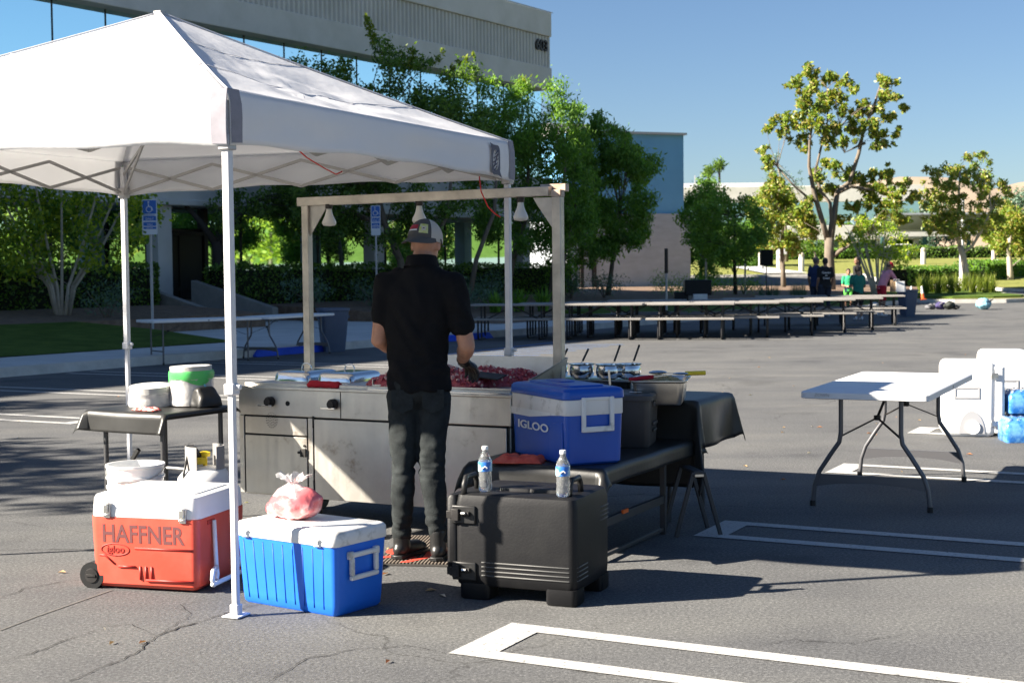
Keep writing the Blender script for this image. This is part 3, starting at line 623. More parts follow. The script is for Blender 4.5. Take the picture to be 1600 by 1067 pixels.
tree('magnolia_tree','rounded magnolia with a white painted trunk on the grassy island',bs_,cl,[tubepx(bs_,72,[(1512,472),(1510,430),(1505,400),(1500,385)],.17,.14),tubepx(bs_,72,[(1500,386),(1497,350),(1498,300),(1500,260)],.1,.03),tubepx(bs_,72,[(1503,396),(1518,385),(1532,360),(1545,330),(1540,290)],.09,.03,-.5),tubepx(bs_,72,[(1500,384),(1484,350),(1470,300)],.07,.03,.5)],
 (M['leaf_gold'],M['wood_pale'],None),(.18,.085),1150,.04,.3,'magnolias beyond the picnic tables',seed=12,shell=.2)
def ptree(name,label,Y,poly,n,r,trunkpx,mats,leaf,dens,dj=1.5,seed=0,group=None,r0=.05,ra=.15,frac=.4,**k):
    b=((trunkpx[0][0]-800)/F*Y,Y,hz(Y)); c=pxcl(b,Y,fill(poly,n,r,seed),dj,seed)
    p=PX(b,Y,[(a,q,0) for a,q in trunkpx]); p[0]=(p[0][0],p[0][1],-.1)
    return tree(name,label,b,c,[(p,ra,ra*.5)],(M[mats[0]],M[mats[1]],None),leaf,dens,r0,frac,group,seed=seed,**k)
GR='trees on the far side of the lot'
ptree('leafy_tree','round bright green tree right against the blue building',88,[(1066,330),(1072,300),(1090,288),(1112,292),(1122,320),(1130,380),(1110,430),(1085,440),(1070,390)],40,13,[(1096,455),(1096,430),(1097,380)],('leaf_mid','wood'),(.18,.09),1300,seed=41,group=GR)
ptree('leafy_tree','dark green young tree with staked trunk behind the picnic tables',60,[(1064,330),(1100,318),(1130,300),(1165,308),(1190,330),(1195,380),(1172,405),(1140,415),(1105,400),(1078,380)],60,14,[(1150,474),(1149,430),(1147,390),(1150,340)],('leaf_mid','wood_dark'),(.14,.07),1300,seed=42,group=GR,ra=.09)
ptree('magnolia_tree','dark lower magnolia left of the tallest magnolia',78,[(1180,300),(1200,285),(1235,300),(1262,330),(1275,360),(1262,375),(1240,395),(1215,380),(1200,400),(1185,370),(1172,330)],70,10,[(1225,450),(1224,420),(1222,385),(1225,340)],('leaf_gold','wood'),(.22,.09),1300,seed=43,group='magnolias beyond the picnic tables')
ptree('wispy_tree','thin wispy grey green tree rising left of the tallest magnolia',120,[(1200,290),(1208,245),(1216,240),(1226,262),(1238,270),(1250,262),(1262,285),(1255,310),(1205,310)],26,7,[(1230,425),(1228,360),(1225,300),(1215,255)],('leaf_sage','wood'),(.22,.06),300,seed=44,group=GR)
ptree('crape_myrtle','white stemmed crape myrtle beside the person in pink',62,[(1325,378),(1335,350),(1360,345),(1390,350),(1410,368),(1428,392),(1415,412),(1385,408),(1350,400),(1330,405)],40,10,[(1372,476),(1371,430),(1370,400)],('leaf_myrtle','wood_pale'),(.13,.07),900,seed=45,ra=.035)
mt=thing('multi_stem_trunk','fan of pale bare stems under the crape myrtle by the person in pink','tree',((1372-800)/F*62.3,62.3,0)); q=MB(); rnd=random.Random(3)
for k in range(12):
    a=rnd.uniform(-1,1); q.tube([(a*.15,rnd.uniform(-.1,.1),0),(a*.35,0,.8),(a*1.0,rnd.uniform(-.3,.3),2.2),(a*1.3,0,3)],[.045,.04,.028,.015],6)
q.build('stem',M['wood_pale'],mt,smooth=180)
ptree('leafy_tree','small dark canopied tree before the pale glass of the far office',118,[(1242,388),(1250,380),(1282,378),(1290,390),(1280,398),(1255,396)],12,8,[(1275,424),(1275,410),(1274,395)],('leaf_dark','wood'),(.25,.13),400,seed=46,group=GR)
ptree('leafy_tree','shady tree with a white trunk at the right edge',84,[(1552,345),(1570,320),(1610,315),(1680,330),(1680,380),(1640,400),(1600,392),(1575,400),(1556,380)],60,12,[(1580,447),(1578,420),(1576,390),(1580,350)],('leaf_gold','wood_pale'),(.22,.10),1100,seed=47,group=GR,ra=.2)
ptree('leafy_tree','second white trunked tree near the right edge',92,[(1535,360),(1545,338),(1580,335),(1592,370),(1570,388),(1545,386)],30,10,[(1553,440),(1553,415),(1552,385)],('leaf_gold','wood_pale'),(.22,.10),1100,seed=48,group=GR,ra=.22)
ptree('leafy_tree','soft olive tree far behind the small magnolia',150,[(1410,400),(1420,330),(1450,310),(1480,330),(1490,400)],26,14,[(1450,415),(1450,380),(1450,340)],('leaf_sage','wood'),(.35,.16),350,seed=49,group=GR)
ptree('leafy_tree','soft olive tree on the skyline at the right edge',160,[(1560,360),(1570,310),(1600,292),(1680,290),(1690,380),(1600,380)],30,15,[(1610,415),(1612,380),(1610,340)],('leaf_sage','wood'),(.35,.16),350,seed=50,group=GR)
ptree('leafy_tree','bushy far tree between the two golden magnolias',135,[(1330,415),(1335,372),(1365,355),(1405,365),(1440,385),(1440,418)],30,13,[(1385,425),(1385,400),(1385,380)],('leaf_mid','wood'),(.28,.14),600,seed=51,group=GR)
ptree('leafy_tree','rounded green tree in front of the far office at left',112,[(1110,420),(1112,370),(1140,350),(1180,350),(1195,390),(1185,420)],30,13,[(1150,432),(1150,400),(1150,370)],('leaf_mid','wood'),(.24,.12),700,seed=52,group=GR)
for i,(px,py) in enumerate(((1125,262),(1108,272))):
    Y=240; o=thing('palm_tree',['taller tiny palm over the white roof','shorter tiny palm over the white roof'][i],'palm',((px-800)/F*Y,Y,2.2),0,'palms on the skyline'); h=HC+(419-py)*Y/F-2.2
    MB().tube([(0,0,0),(.1,0,h*.6),(0,0,h)],[.25,.2,.18],7).build('trunk',M['wood'],o); link('crown',leaves_mesh('c',[(0,0,h+.2,1.0)],(1.2,.2),200),M['leaf_dark'],o,smooth=0)
# off-frame trees on both sides: they throw the streaky shade at left and fill the windows' reflections
def simpletree(label,x,y,h,rad,seed,mats=('leaf_gold','wood_pale'),n=60,z0=None,leaf=(.26,.12),dens=150,group=None):
    rnd=random.Random(seed); cl=[]
    for k in range(n):
        a=rnd.uniform(0,2*PI); q=rad*rnd.random()**.5; z=h*rnd.uniform(.38,1); w=math.sin(PI*min(1,(z/h-.3)/.75))**.5 if z/h>.3 else .3
        cl.append((q*w*math.cos(a),q*w*math.sin(a),z,rad*.27))
    return tree('shade_tree',label,(x,y,hz(y)),cl,[([(0,0,-.1),(.1,0,h*.25),(0,.1,h*.5),(.1,0,h*.8)],.2,.06)],(M[mats[0]],M[mats[1]],None),leaf,dens,.05,.4,group,seed=seed)
G1='shade trees at the left edge of the lot'
simpletree('tall shade tree standing off to the left of the tent',-15.5,9.6,7.2,2.3,61,('leaf_dark','wood'),dens=190,group=G1)
simpletree('second shade tree farther off to the left',-20,14.0,8.2,2.6,62,('leaf_dark','wood'),dens=190,group=G1)
G2='sunlit trees at the right edge of the lot'
mats_=[('leaf_lime','wood'),('leaf_gold','wood_pale'),('leaf_myrtle','wood')]
base=None
for i,(x,y,h) in enumerate(((34,44,7),(42,54,9),(52,62,8),(45,38,8),(58,50,10),(38,30,7.5),(64,66,9),(50,28,9),(70,44,11),(46,72,7),(60,80,8),(36,60,6.5))):
    simpletree('sunlit shade tree, number %s counted from the front at the right side of the lot'%(['one','two','three','four','five','six','seven','eight','nine','ten','eleven','twelve'][i]),x,y,h,h*.38,70+i,mats_[i%3],n=40,leaf=(.4,.22),dens=60,group=G2)
grid('lawn',33,90,20,82,.05,M['lawn_sunlit_tint'],.6)
grid('grassy_bank',88,140,0,160,2.0,M['lawn'],5)
simpletree('third shade tree throwing streaks of shade towards the small table',-13.6,7.9,7.7,1.5,63,('leaf_dark','wood'),dens=190,n=40,group=G1)
# hedges right
hedge('clipped_hedge','low clipped hedge stepping up behind the island grasses',(21.2,80),(26.5,84),1.8,hz(80),hz(80)+1.05,'leaf_mid',90,(.16,.1))
hedge('clipped_hedge','curved clipped hedge running to the right edge',(26.6,84),(32,92),1.8,hz(84),hz(88)+1.15,'leaf_mid',90,(.16,.1))
hedge('clipped_hedge','long dark hedge before the far office',(13,126),(34,126),2.0,1.9,3.0,'leaf_mid',60,(.2,.12))
hedge('clipped_hedge','long dark hedge below the solar canopy',(35,126),(60,126),2.0,1.9,3.1,'leaf_dark',50,(.2,.12))
# ornamental grasses on the island and in the planter
for i,(px,Y) in enumerate(((1446,64),(1456,66),(1466,64.5),(1476,66),(1486,64),(1496,66.5),(1520,64.5),(1531,66),(1541,64),(1551,66),(1440,66),(1508,68))):
    strap('grass_tussock','%s yellow green grass tussock from the left on the island'%['first','third','fourth','fifth','sixth','seventh','ninth','tenth','eleventh','rightmost','second','eighth'][i],((px-800)/F*Y,Y,hz(Y)+.2),90,1.0,.5,M['grass_blade'],'grass',.03,i,'grass tussocks on the island')
for i,(px,Y) in enumerate(((1190,58),(1203,58.5),(1213,58),(1240,58),(1248,58.6),(1256,58))):
    strap('grass_tussock',['wispy grass tussock left of the loudspeaker pole','wispy grass tussock right behind the loudspeaker pole','wispy grass tussock right of the loudspeaker pole','leftmost wispy grass tussock left of the two men','middle wispy grass tussock left of the two men','wispy grass tussock nearest the two men'][i],((px-800)/F*Y,Y,.1),60,.85,.35,M['leaf_sage'],'grass',.02,20+i,['grass tussocks by the loudspeaker','grass tussocks left of the two men'][i//3])
# low plants behind the rear picnic row
# street furniture far
def post(name,label,px,Y,h,r,mt,cat='post',group=None,z0=None,sq=False):
    o=thing(name,label,cat,((px-800)/F*Y,Y,hz(Y) if z0 is None else z0),0,group); MB().tube([(0,0,-.05),(0,0,h)],r,4 if sq else 8).build('pole',mt,o,smooth=40); return o
o=post('light_pole','slim white pole behind the small magnolia',1503,78,5.0,.13,M['white_metal'],'pole')
MB().lathe([(.25,-.05),(.25,.5),(.18,.55)],12).build('base',M['concrete_smooth'],o)
o=post('metal_post','thin grey post with a dark sleeve behind the picnic tables',1042,44,2.05,.035,M['grey_metal'])
MB().lathe([(.055,1.35),(.055,2.1)],10).build('sleeve',M['frame_dark'],o)
for i,(px,lab) in enumerate(((1104,'pale tree stake left of the young tree'),(1165,'pale tree stake right of the young tree'))): post('tree_stake',lab,px,60.5,1.9,.04,M['grey_metal'],'stake')
for i,(px,Y,lab) in enumerate(((1253,104,'concrete bollard light right of the white banner'),(1190,106,'concrete bollard light left of the loudspeaker stand'),(1218,108,'concrete bollard light right under the white banner'),(1443,112,'concrete bollard light below the solar canopy'))):
    o=thing('bollard_light',lab,'bollard',((px-800)/F*Y,Y,hz(Y)+.1)); MB().lathe([(.2,0),(.2,1.05),(.17,1.1)],12).build('post',M['concrete_smooth'],o); MB().lathe([(.21,1.1),(.21,1.28),(.12,1.38),(.01,1.4)],12).build('cap',M['wood_pale'],o)
o=thing('banner','blank white banner on a stubby post in the far lawn','banner',((1222-800)/F*104,104,hz(104)))
MB().box((0,0,2.0),(.75,.06,1.25)).build('panel',M['white_plastic'],o,bevel=.02); MB().box((0,.06,.7),(.2,.1,1.5)).build('post',M['wood'],o)
o=thing('loudspeaker','black loudspeaker on its stand beyond the picnic tables','loudspeaker',((1198-800)/F*60,60,hz(60)+1.62)); MB().box((0,0,.28),(.5,.4,.66)).build('cabinet',M['black_plastic'],o,bevel=.03); MB().box((0,-.205,.28),(.42,.01,.56)).build('grille',M['dark_gap'],o)
o=thing('speaker_stand','thin black tripod stand under the loudspeaker','stand',((1198-800)/F*60,60,hz(60))); MB().tube([(0,0,.1),(0,0,1.62)],.022,6).build('pole',M['black_gloss'],o)
for k in range(3): a=2.1*k+.4; MB().tube([(0,0,.7),(.5*math.cos(a),.5*math.sin(a),.02)],.014,5).build('leg',M['black_gloss'],o)
o=thing('equipment_case','black equipment case with a white box beside the block wall','case',((1090-800)/F*52,52,.25)); MB().box((0,0,.55),(.95,.6,.55)).build('case_body',M['black_plastic'],o,bevel=.03); MB().box((.05,-.36,.2),(.5,.3,.25)).build('white_box',M['white_plastic'],o,bevel=.01); MB().box((-.6,0,.2),(.5,.5,.4)).build('base',M['black_plastic'],o,bevel=.02)
# solar carport
o=thing('solar_carport','grey solar canopy on teal posts behind the small magnolia','carport',(38,132,hz(132)))
MB().box((0,0,3.2),(11,7,.16),rot=(R(-14),0,0)).build('solar_panel',mat('solar_panel',(.22,.24,.26),.35),o); MB().box((0,-3.5,2.25),(11.2,.2,.4)).build('fascia',M['concrete_smooth'],o)
tl_=mat('teal_post',(.03,.10,.10),.5)
for x in (-4.2,-.4,3.6): MB().box((x,0,1.5),(.3,.3,3)).build('post',tl_,o)
def car(label,x,y,rz,mt,group=None):
    o=thing('parked_car',label,'car',(x,y,hz(y)),rz,group)
    prof=[(-2.2,.45),(-2.25,.75),(-1.9,.95),(-1.1,1.02),(-.6,1.42),(.9,1.42),(1.6,1.05),(2.15,.98),(2.25,.6),(2.2,.35)]
    MB().loft([[(x_,s,z_) for x_,z_ in prof] for s in (-.85,.85)]).build('body',mt,o,bevel=.08); MB().loft([[(-1.0,s,1.05),(-.58,s,1.36),(.86,s,1.36),(1.45,s,1.08)] for s in (-.86,.86)]).build('window',M['frame_dark'],o)
    for a in (-1.4,1.4):
        for s in (-.8,.8):
            w=MB().tube([(a,s-.1,.32),(a,s+.1,.32)],.32,16).build('wheel',M['black_gloss'],o); MB().tube([(a,s-.11,.32),(a,s+.11,.32)],.18,12).build('rim',M['chrome'],w)
car('white car parked far away between magnolias',(1402-800)/F*130,130,.1,M['white_plastic'])
# ---- signs on the near sidewalk
sb=mat('sign_blue',(.010,.11,.42),.35); sw=mat('sign_white',(.62,.64,.66),.4)
def access_sign(label,loc,h,rz,w=.31,hh=.66):
    o=thing('parking_sign',label,'sign',loc,rz,'accessible parking signs'); MB().box((0,.03,h/2-.1),(.05,.04,h+.2)).build('post',M['grey_metal'],o,bevel=.004)
    p=MB(); p.loft([[(x,y_,z+h-hh/2) for x,z in rrect(w,hh,.03)] for y_ in (-.006,0)]); pl=p.build('sign_panel',sw,o)
    q=MB(); q.loft([[(x,y_,z+h-.165) for x,z in rrect(w-.035,.29,.02)] for y_ in (-.009,-.006)]); q.box((0,-.0075,h-.41),(w-.05,.003,.1)).box((0,-.0075,h-.53),(w-.05,.003,.085)).box((0,-.0075,h-.615),(w-.05,.003,.05)).build('blue_field',sb,pl,smooth=0)
    s=MB(); s.tube([(.0-.02,-.012,h-.09),(-.015,-.012,h-.15),(.045,-.012,h-.17),(.075,-.012,h-.24)],.013,6); s.tube([(-.01+.062*math.cos(a),-.012,h-.215+.062*math.sin(a)) for a in [R(x) for x in range(100,400,20)]],.009,5); s.ell((-.02,-.012,h-.06),(.02,.006,.02)); s.build('wheelchair_symbol',sw,pl)
    for tx,z,sz in (('PARKING',h-.365,.062),('ONLY',h-.445,.07),('VAN',h-.56,.06),('$250 FINE',h-.63,.035)): text('lettering',tx,sz,sb if z==h-.365 else sw,pl,XZ(0,-.0095,z),.0008,align='CENTER')
    return o
P=G(238,524,.16); access_sign('blue accessible parking sign half hidden by leaves left of the door',(P.x,P.y,.15),2.95,R(-8),.34,.76)
Y=41; access_sign('blue accessible parking sign on a post behind the cook',((589.5-800)/F*Y,Y,.2),3.15,R(0),.27,.84)

# ============================================================ TENT
TA=1.15; TN=Vector((-1.2108,6.2649,0)); TS=3.0
T=thing('canopy_tent','white pop up canopy tent with grey corner patches standing over the food cart','canopy tent',TN,TA)   # local x: near corner -> right corner, local y: near -> left
ZV0,ZV1,ZP=2.05,2.29,2.97
cs=[(0,0),(TS,0),(TS,TS),(0,TS)]; cen=(TS/2,TS/2)
rf=MB()
def roofpt(a,b,u,f):
    """edge a->b at u, f 0 at the eave .. 1 at the peak"""
    ex=a[0]+(b[0]-a[0])*u; ey=a[1]+(b[1]-a[1])*u
    x=ex+(cen[0]-ex)*f; y=ey+(cen[1]-ey)*f
    z=ZV1+(ZP-ZV1)*(f**1.04)-.075*math.sin(PI*u)*math.sin(PI*min(1,f*1.0))*(1-f)
    w=math.sin(PI*u)*(1-f)*min(1,f*5)
    z+=noise.noise(Vector((x*3.1,y*3.1,.4)))*.034*w+noise.noise(Vector((u*11,f*30,1+a[0])))*.020*w+noise.noise(Vector((u*30,f*18,7+a[1])))*.008*w+.02*math.sin(f*30+u*5)*w*(1-f)**2
    return (x,y,z)
for k in range(4):
    a,b=cs[k],cs[(k+1)%4]; nu,nf=40,26; v=[roofpt(a,b,i/nu,j/nf) for j in range(nf+1) for i in range(nu+1)]
    rf.add(v,[(j*(nu+1)+i,j*(nu+1)+i+1,(j+1)*(nu+1)+i+1,(j+1)*(nu+1)+i) for j in range(nf) for i in range(nu)])
sm=MB()
for k in range(4):
    a,b=cs[k],cs[(k+1)%4]; pts=[Vector(roofpt(a,b,0,j/26))+Vector((0,0,.006)) for j in range(27)]; sm.tube(pts,.005,6)
    for f_ in (.30,.62): sm.tube([Vector(roofpt(a,b,i/30,f_))+Vector((0,0,.003)) for i in range(31)],.0022,4)
sm.build('seams',mat('seam_thread',(.55,.55,.58),.8),T,smooth=180)
ro=rf.build('roof',M['fabric_white'],T,smooth=50); so_=ro.modifiers.new('th','SOLIDIFY'); so_.thickness=.003
def valpt(a,b,u,f,off=0):
    x=a[0]+(b[0]-a[0])*u; y=a[1]+(b[1]-a[1])*u; nx,ny=(b[1]-a[1])/TS,-(b[0]-a[0])/TS
    sag=.030*math.sin(PI*u)*f+.006*math.sin(u*23)*f; z=ZV1+.004-(ZV1-ZV0)*f+sag
    o=.012*math.sin(u*17+f*1.5)*f*math.sin(PI*u)+.010*noise.noise(Vector((u*9,f*2.5,a[0]+b[1])))*math.sin(PI*min(1,u*6) if u<.16 else PI/2)*min(1,f*3)+.012*min(1,f*4)+off
    return (x+nx*o,y+ny*o,z)
va=MB()
for k in range(4):
    a,b=cs[k],cs[(k+1)%4]; nu,nf=50,8; v=[valpt(a,b,i/nu,j/nf) for j in range(nf+1) for i in range(nu+1)]
    va.add(v,[(j*(nu+1)+i,j*(nu+1)+i+1,(j+1)*(nu+1)+i+1,(j+1)*(nu+1)+i) for j in range(nf) for i in range(nu)])
vo_=va.build('valance',M['fabric_white'],T,smooth=60); so_=vo_.modifiers.new('th','SOLIDIFY'); so_.thickness=.003
for k in range(4):
    pm=MB()
    for (a,b,u0,u1) in ((cs[k],cs[(k+1)%4],0,.027),(cs[k-1],cs[k],.973,1)):
        v=[valpt(a,b,u0+(u1-u0)*i/4,f,.004) for f in (-.02,.25,.5,.75,.96) for i in range(5)]
        pm.add(v,[(j*5+i,j*5+i+1,j*5+i+6,j*5+i+5) for j in range(4) for i in range(4)])
    pm.build('corner_patch',M['fabric_grey'],T,smooth=60)
# emblem on the valance near the right corner
em=MB(); fx=TS-.30
ring=[]; 
for k in range(28):
    a=2*PI*k/28; ring.append((math.cos(a)*.042,math.sin(a)*.062))
out=[]
for k in range(28):
    a=2*PI*k/28; c_,s_=math.cos(a),math.sin(a); out.append((max(-.062,min(.062,c_*.075)),max(-.088,min(.088,s_*.105))))
out[10]=(-.08,.10); out[24]=(.09,-.105)
v=[(fx+x,-.024,2.165+z) for x,z in ring]+[(fx+x,-.024,2.165+z) for x,z in out]
em.add(v,[(k,(k+1)%28,28+(k+1)%28,28+k) for k in range(28)])
for z,x0,x1 in ((.045,-.01,.035),(.02,-.03,.03),(-.005,-.035,.03),(-.03,-.035,.02),(-.05,-.02,.01)): em.tube([(fx+x0,-.025,2.165+z-.012),(fx+x1,-.025,2.165+z+.012)],.004,4)
em.tube([(fx-.025,-.025,2.125),(fx,-.025,2.165),(fx+.025,-.025,2.20)],.004,4)
em.build('emblem',mat('emblem_grey',(.09,.09,.12),.7),T,smooth=0)
# legs: white outer leg, inner leg below the collar, foot plate
for k,(x,y) in enumerate(cs):
    x+=(.025 if x==0 else -.025); y+=(.025 if y==0 else -.025)
    l=MB().box((x,y,(1.0+2.25)/2),(.036,.036,1.25)).build('outer_leg',M['white_metal'],T,bevel=.004)
    MB().box((x,y,.5),(.027,.027,1.0)).build('inner_leg',M['white_metal'],l,bevel=.003)
    MB().box((x,y,1.0),(.052,.052,.05)).box((x+.0,y-.034,1.01),(.02,.03,.022)).build('collar',M['white_metal'],l,bevel=.006)
    MB().box((x,y,.006),(.10,.085,.008)).box((x,y,.03),(.04,.04,.05)).build('foot_plate',M['white_metal'],l,bevel=.003)
    MB().box((x,y,2.07),(.06,.06,.07)).build('slider',M['grey_metal'],l,bevel=.006)
# scissor trusses
tr=MB()
for k in range(4):
    a=Vector((*cs[k],0)); b=Vector((*cs[(k+1)%4],0)); d=(b-a)/TS; inw=Vector((-d.y,d.x,0))*.05
    for (u0,z0,u1,z1) in ((.03,2.24,.265,2.07),(.03,2.07,.265,2.24),(.265,2.24,.5,2.07),(.265,2.07,.5,2.24),(.5,2.24,.735,2.07),(.5,2.07,.735,2.24),(.735,2.24,.97,2.07),(.735,2.07,.97,2.24)):
        p=a+d*TS*u0+inw; q=a+d*TS*u1+inw; tr.bar((p.x,p.y,z0),(q.x,q.y,z1),.012,.020)
for a,b in ((cs[0],cen),(cs[1],cen),(cs[2],cen),(cs[3],cen)):
    a=Vector((*a,0));b=Vector((*b,0)); a=a.lerp(b,.03)
    m1=a.lerp(b,.5); tr.bar((a.x,a.y,2.20),(m1.x,m1.y,2.30),.012,.020); tr.bar((m1.x,m1.y,2.30),(b.x,b.y,2.36),.012,.020); tr.bar((a.x,a.y,2.07),(b.x,b.y,2.5),.012,.024)
tr.box((cen[0],cen[1],2.64),(.05,.05,.68)); tr.build('truss',M['truss_metal'],T,smooth=0,bevel=.002)
# red cords hanging from the roof edge
rc=mat('red_cord',(.65,.03,.02),.6)
def cord(label,pts):
    q=MB(); q.M=(Matrix.Translation(TN)@Matrix.Rotation(TA,4,'Z')).inverted(); q.tube(pts,.004,5).build('tie_cord',rc,T,smooth=180)
cord('red cord hanging under the middle of the tent edge',[G(478,262,1.99)*0+Vector((-1.19,7.95,2.20)),Vector((-1.13,8.1,2.14)),Vector((-1.07,8.4,2.10)),Vector((-1.03,8.6,2.08)),Vector((-1.0,8.65,2.10))])
cord('red cord dangling beside the right tent leg',[Vector((-.18,8.45,2.05)),Vector((-.17,8.4,1.96)),Vector((-.13,8.38,1.87)),Vector((-.09,8.37,1.83)),Vector((-.06,8.36,1.81))])

# ============================================================ COOKING CART
CA=math.atan2(-.462,.887); C0=Vector((-1.66,8.80,0))      # local x along the front to the right, local y to the back
CL=1.87; CD=.66; ZT=.822
K=thing('cooking_cart','stainless steel taco cart with a griddle, burner knobs and an overhead lamp frame','food cart',C0,CA)
s_=M['steel']
m=MB().box((CL/2,CD/2+.01,.50),(CL-.04,CD-.02,.68)); m.build('cabinet',s_,K,bevel=.004)
m=MB().box((CL/2,-.004,ZT-.095),(CL,.02,.16)); m.build('control_panel',s_,K,bevel=.004)
m=MB().box((CL/2,CD/2-.012,ZT-.008),(CL+.02,CD+.03,.016)); m.build('worktop',s_,K,bevel=.003)
MB().box((.745,-.0155,ZT-.095),(.003,.003,.155)).build('panel_seam',M['dark_gap'],K,smooth=0)
def pan(n,x0,x1,z0,z1,mt=s_,y=-.006): return MB().box(((x0+x1)/2,y,(z0+z1)/2),(x1-x0,.012,z1-z0)).build(n,mt,K,bevel=.002)
pan('side_post',0.0,.035,.17,ZT-.18)
u=pan('upper_panel',.045,.50,.535,ZT-.185); l=pan('lower_drawer',.045,.50,.175,.525,y=-.008); d1=pan('left_door',.555,1.17,.165,ZT-.185,y=-.010); d2=pan('right_door',1.20,1.84,.165,ZT-.185,y=-.010)
pan('side_post',.508,.542,.165,ZT-.18)
for x,w in ((.0400,.008),(.548,.011),(1.185,.022)): MB().box((x,.000,.43),(w,.010,.5)).build('door_gap',M['dark_gap'],K,smooth=0)
MB().box((.27,-.001,.53),(.46,.008,.008)).box((CL/2,-.001,ZT-.181),(CL,.008,.006)).build('door_gap',M['dark_gap'],K,smooth=0)
q=MB(); rnd=random.Random(2)
for rr_,n in ((0,1),(.014,6),(.027,12),(.039,18)):
    for k in range(n): a=2*PI*k/max(n,1)+rr_*20; q.tube([(.245+rr_*math.cos(a),-.0145,.62+rr_*1.15*math.sin(a)),(.245+rr_*math.cos(a),-.011,.62+rr_*1.15*math.sin(a))],.0028,6)
q.build('vent_grille',M['dark_gap'],u,smooth=0)
for x in (.245,.70,1.33):
    kb=MB().tube([(x,-.016,ZT-.09),(x,-.045,ZT-.09)],.031,18).tube([(x,-.045,ZT-.09),(x,-.062,ZT-.09)],[.026,.022],16).build('burner_knob',M['iron'],K,smooth=40)
    MB().box((x-.02,-.055,ZT-.113),(.10,.012,.010)).build('knob_lever',M['steel_clean'],kb,bevel=.002)
MB().tube([(.365,-.0165,ZT-.098),(.365,-.010,ZT-.098)],.015,14).build('sight_hole',M['dark_gap'],K,smooth=0)
q=MB().box((.478,-.022,.435),(.04,.012,.05)).box((.452,-.02,.435),(.03,.01,.014)).tube([(.483,-.014,.476),(.483,-.022,.476)],.008,10); q.build('latch',M['iron'],l,bevel=.002)
for z in (.62,.24): MB().tube([(.549,-.012,z-.035),(.549,-.012,z+.035)],.008,8).build('hinge',M['iron'],d1)
MB().box((1.178,-.022,.50),(.02,.02,.09)).build('handle',M['iron'],d1,bevel=.003)
MB().tube([(1.846,-.010,.40),(1.846,-.010,.48)],.009,8).build('hinge',M['iron'],d2)
# casters
for x,y in ((.46,.10),(1.70,.10),(.2,.55),(1.7,.55)):
    w=MB().tube([(x-.02,y,.062),(x+.02,y,.062)],.062,16).build('caster',M['black_gloss'],K,smooth=40); MB().box((x-.032,y,.105),(.006,.07,.11)).box((x+.032,y,.105),(.006,.07,.11)).box((x,y,.155),(.075,.08,.008)).build('fork',M['iron'],w)
# griddle tray on the right half
q=MB(); x0,x1,y0,y1=.93,1.865,.045,CD-.02; zb=ZT+.012; zt=ZT+.028
q.box(((x0+x1)/2,(y0+y1)/2,zb),(x1-x0,y1-y0,.010))
q.loft([[(x0,y1,zb),(x1,y1,zb),(x1+.025,y1+.03,zb+.155),(x0-.01,y1+.03,zb+.155)],[(x0,y1+.006,zb),(x1,y1+.006,zb),(x1+.025,y1+.036,zb+.155),(x0-.01,y1+.036,zb+.155)]])
q.loft([[(x1,y0,zb),(x1,y1,zb),(x1+.025,y1+.03,zb+.155),(x1+.015,y0,zb+.03)],[(x1+.005,y0,zb),(x1+.005,y1,zb),(x1+.03,y1+.03,zb+.155),(x1+.02,y0,zb+.03)]])
q.box(((x0+x1)/2,y0-.004,zb+.006),(x1-x0,.006,.02)); q.box((x0,(y0+y1)/2,zb+.02),(.006,y1-y0,.05))
q.build('griddle_tray',s_,K,smooth=0,bevel=.0015)
MB().box(((x0+x1)/2,y0-.035,ZT+.002),(x1-x0,.05,.012)).build('drip_edge',M['steel_clean'],K,bevel=.004)
# left half: sunken hot surface
MB().box((.80,.34,ZT+.004),(.20,.5,.006)).build('hot_plate',M['iron'],K,bevel=.002)
# overhead frame: posts at the rear corners, beam, gussets
fr=M['alu_frame']
PL=Vector((.06,CD-.02,0)); PR=Vector((CL-.01,CD-.04,0))
MB().box((PL.x,PL.y,1.385),(.05,.05,1.09)).build('frame_post',fr,K,bevel=.003); MB().box((PR.x,PR.y,1.385),(.055,.055,1.09)).build('frame_post',fr,K,bevel=.003)
MB().bar((PL.x-.06,PL.y,1.955),(PR.x-.05,PR.y,1.965),.05,.055).build('frame_beam',fr,K,bevel=.003); MB().bar((PR.x-.13,PR.y+.055,1.985),(PR.x+.035,PR.y+.055,1.985),.05,.045).box((PR.x,PR.y,1.95),(.06,.06,.04)).build('frame_joint',mat('rusty_joint',(.32,.18,.10),.7,col2=(.46,.43,.38),vs=9),K,bevel=.002)
for p,s in ((PL,1),(PR,-1)):
    MB().loft([[(p.x+s*.025,p.y+w_,1.928),(p.x+s*.16,p.y+w_,1.928),(p.x+s*.14,p.y+w_,1.895),(p.x+s*.025,p.y+w_,1.735)] for w_ in (-.004,.004)]).build('gusset',mat('gusset_steel',(.42,.40,.37),.5,metal=.7,var=.15,vs=10),K,smooth=0)
lampm=mat('lamp_glass',(.62,.60,.55),.3)
for x in (.24,.91,1.61):
    lp=MB().lathe([(.004,0),(.036,.004),(.046,.018),(.043,.032),(.026,.068),(.019,.095),(.017,.115),(.004,.116)],20,(x,CD-.03,1.795)).build('lamp_bulb',lampm,K,smooth=60)
    MB().lathe([(.004,0),(.022,.0),(.024,.03),(.004,.031)],14,(x,CD-.03,1.905)).build('lamp_socket',M['frame_dark'],lp)
def CP(x,y,z): 
    c,s=math.cos(CA),math.sin(CA); return Vector((C0.x+c*x-s*y,C0.y+s*x+c*y,z))
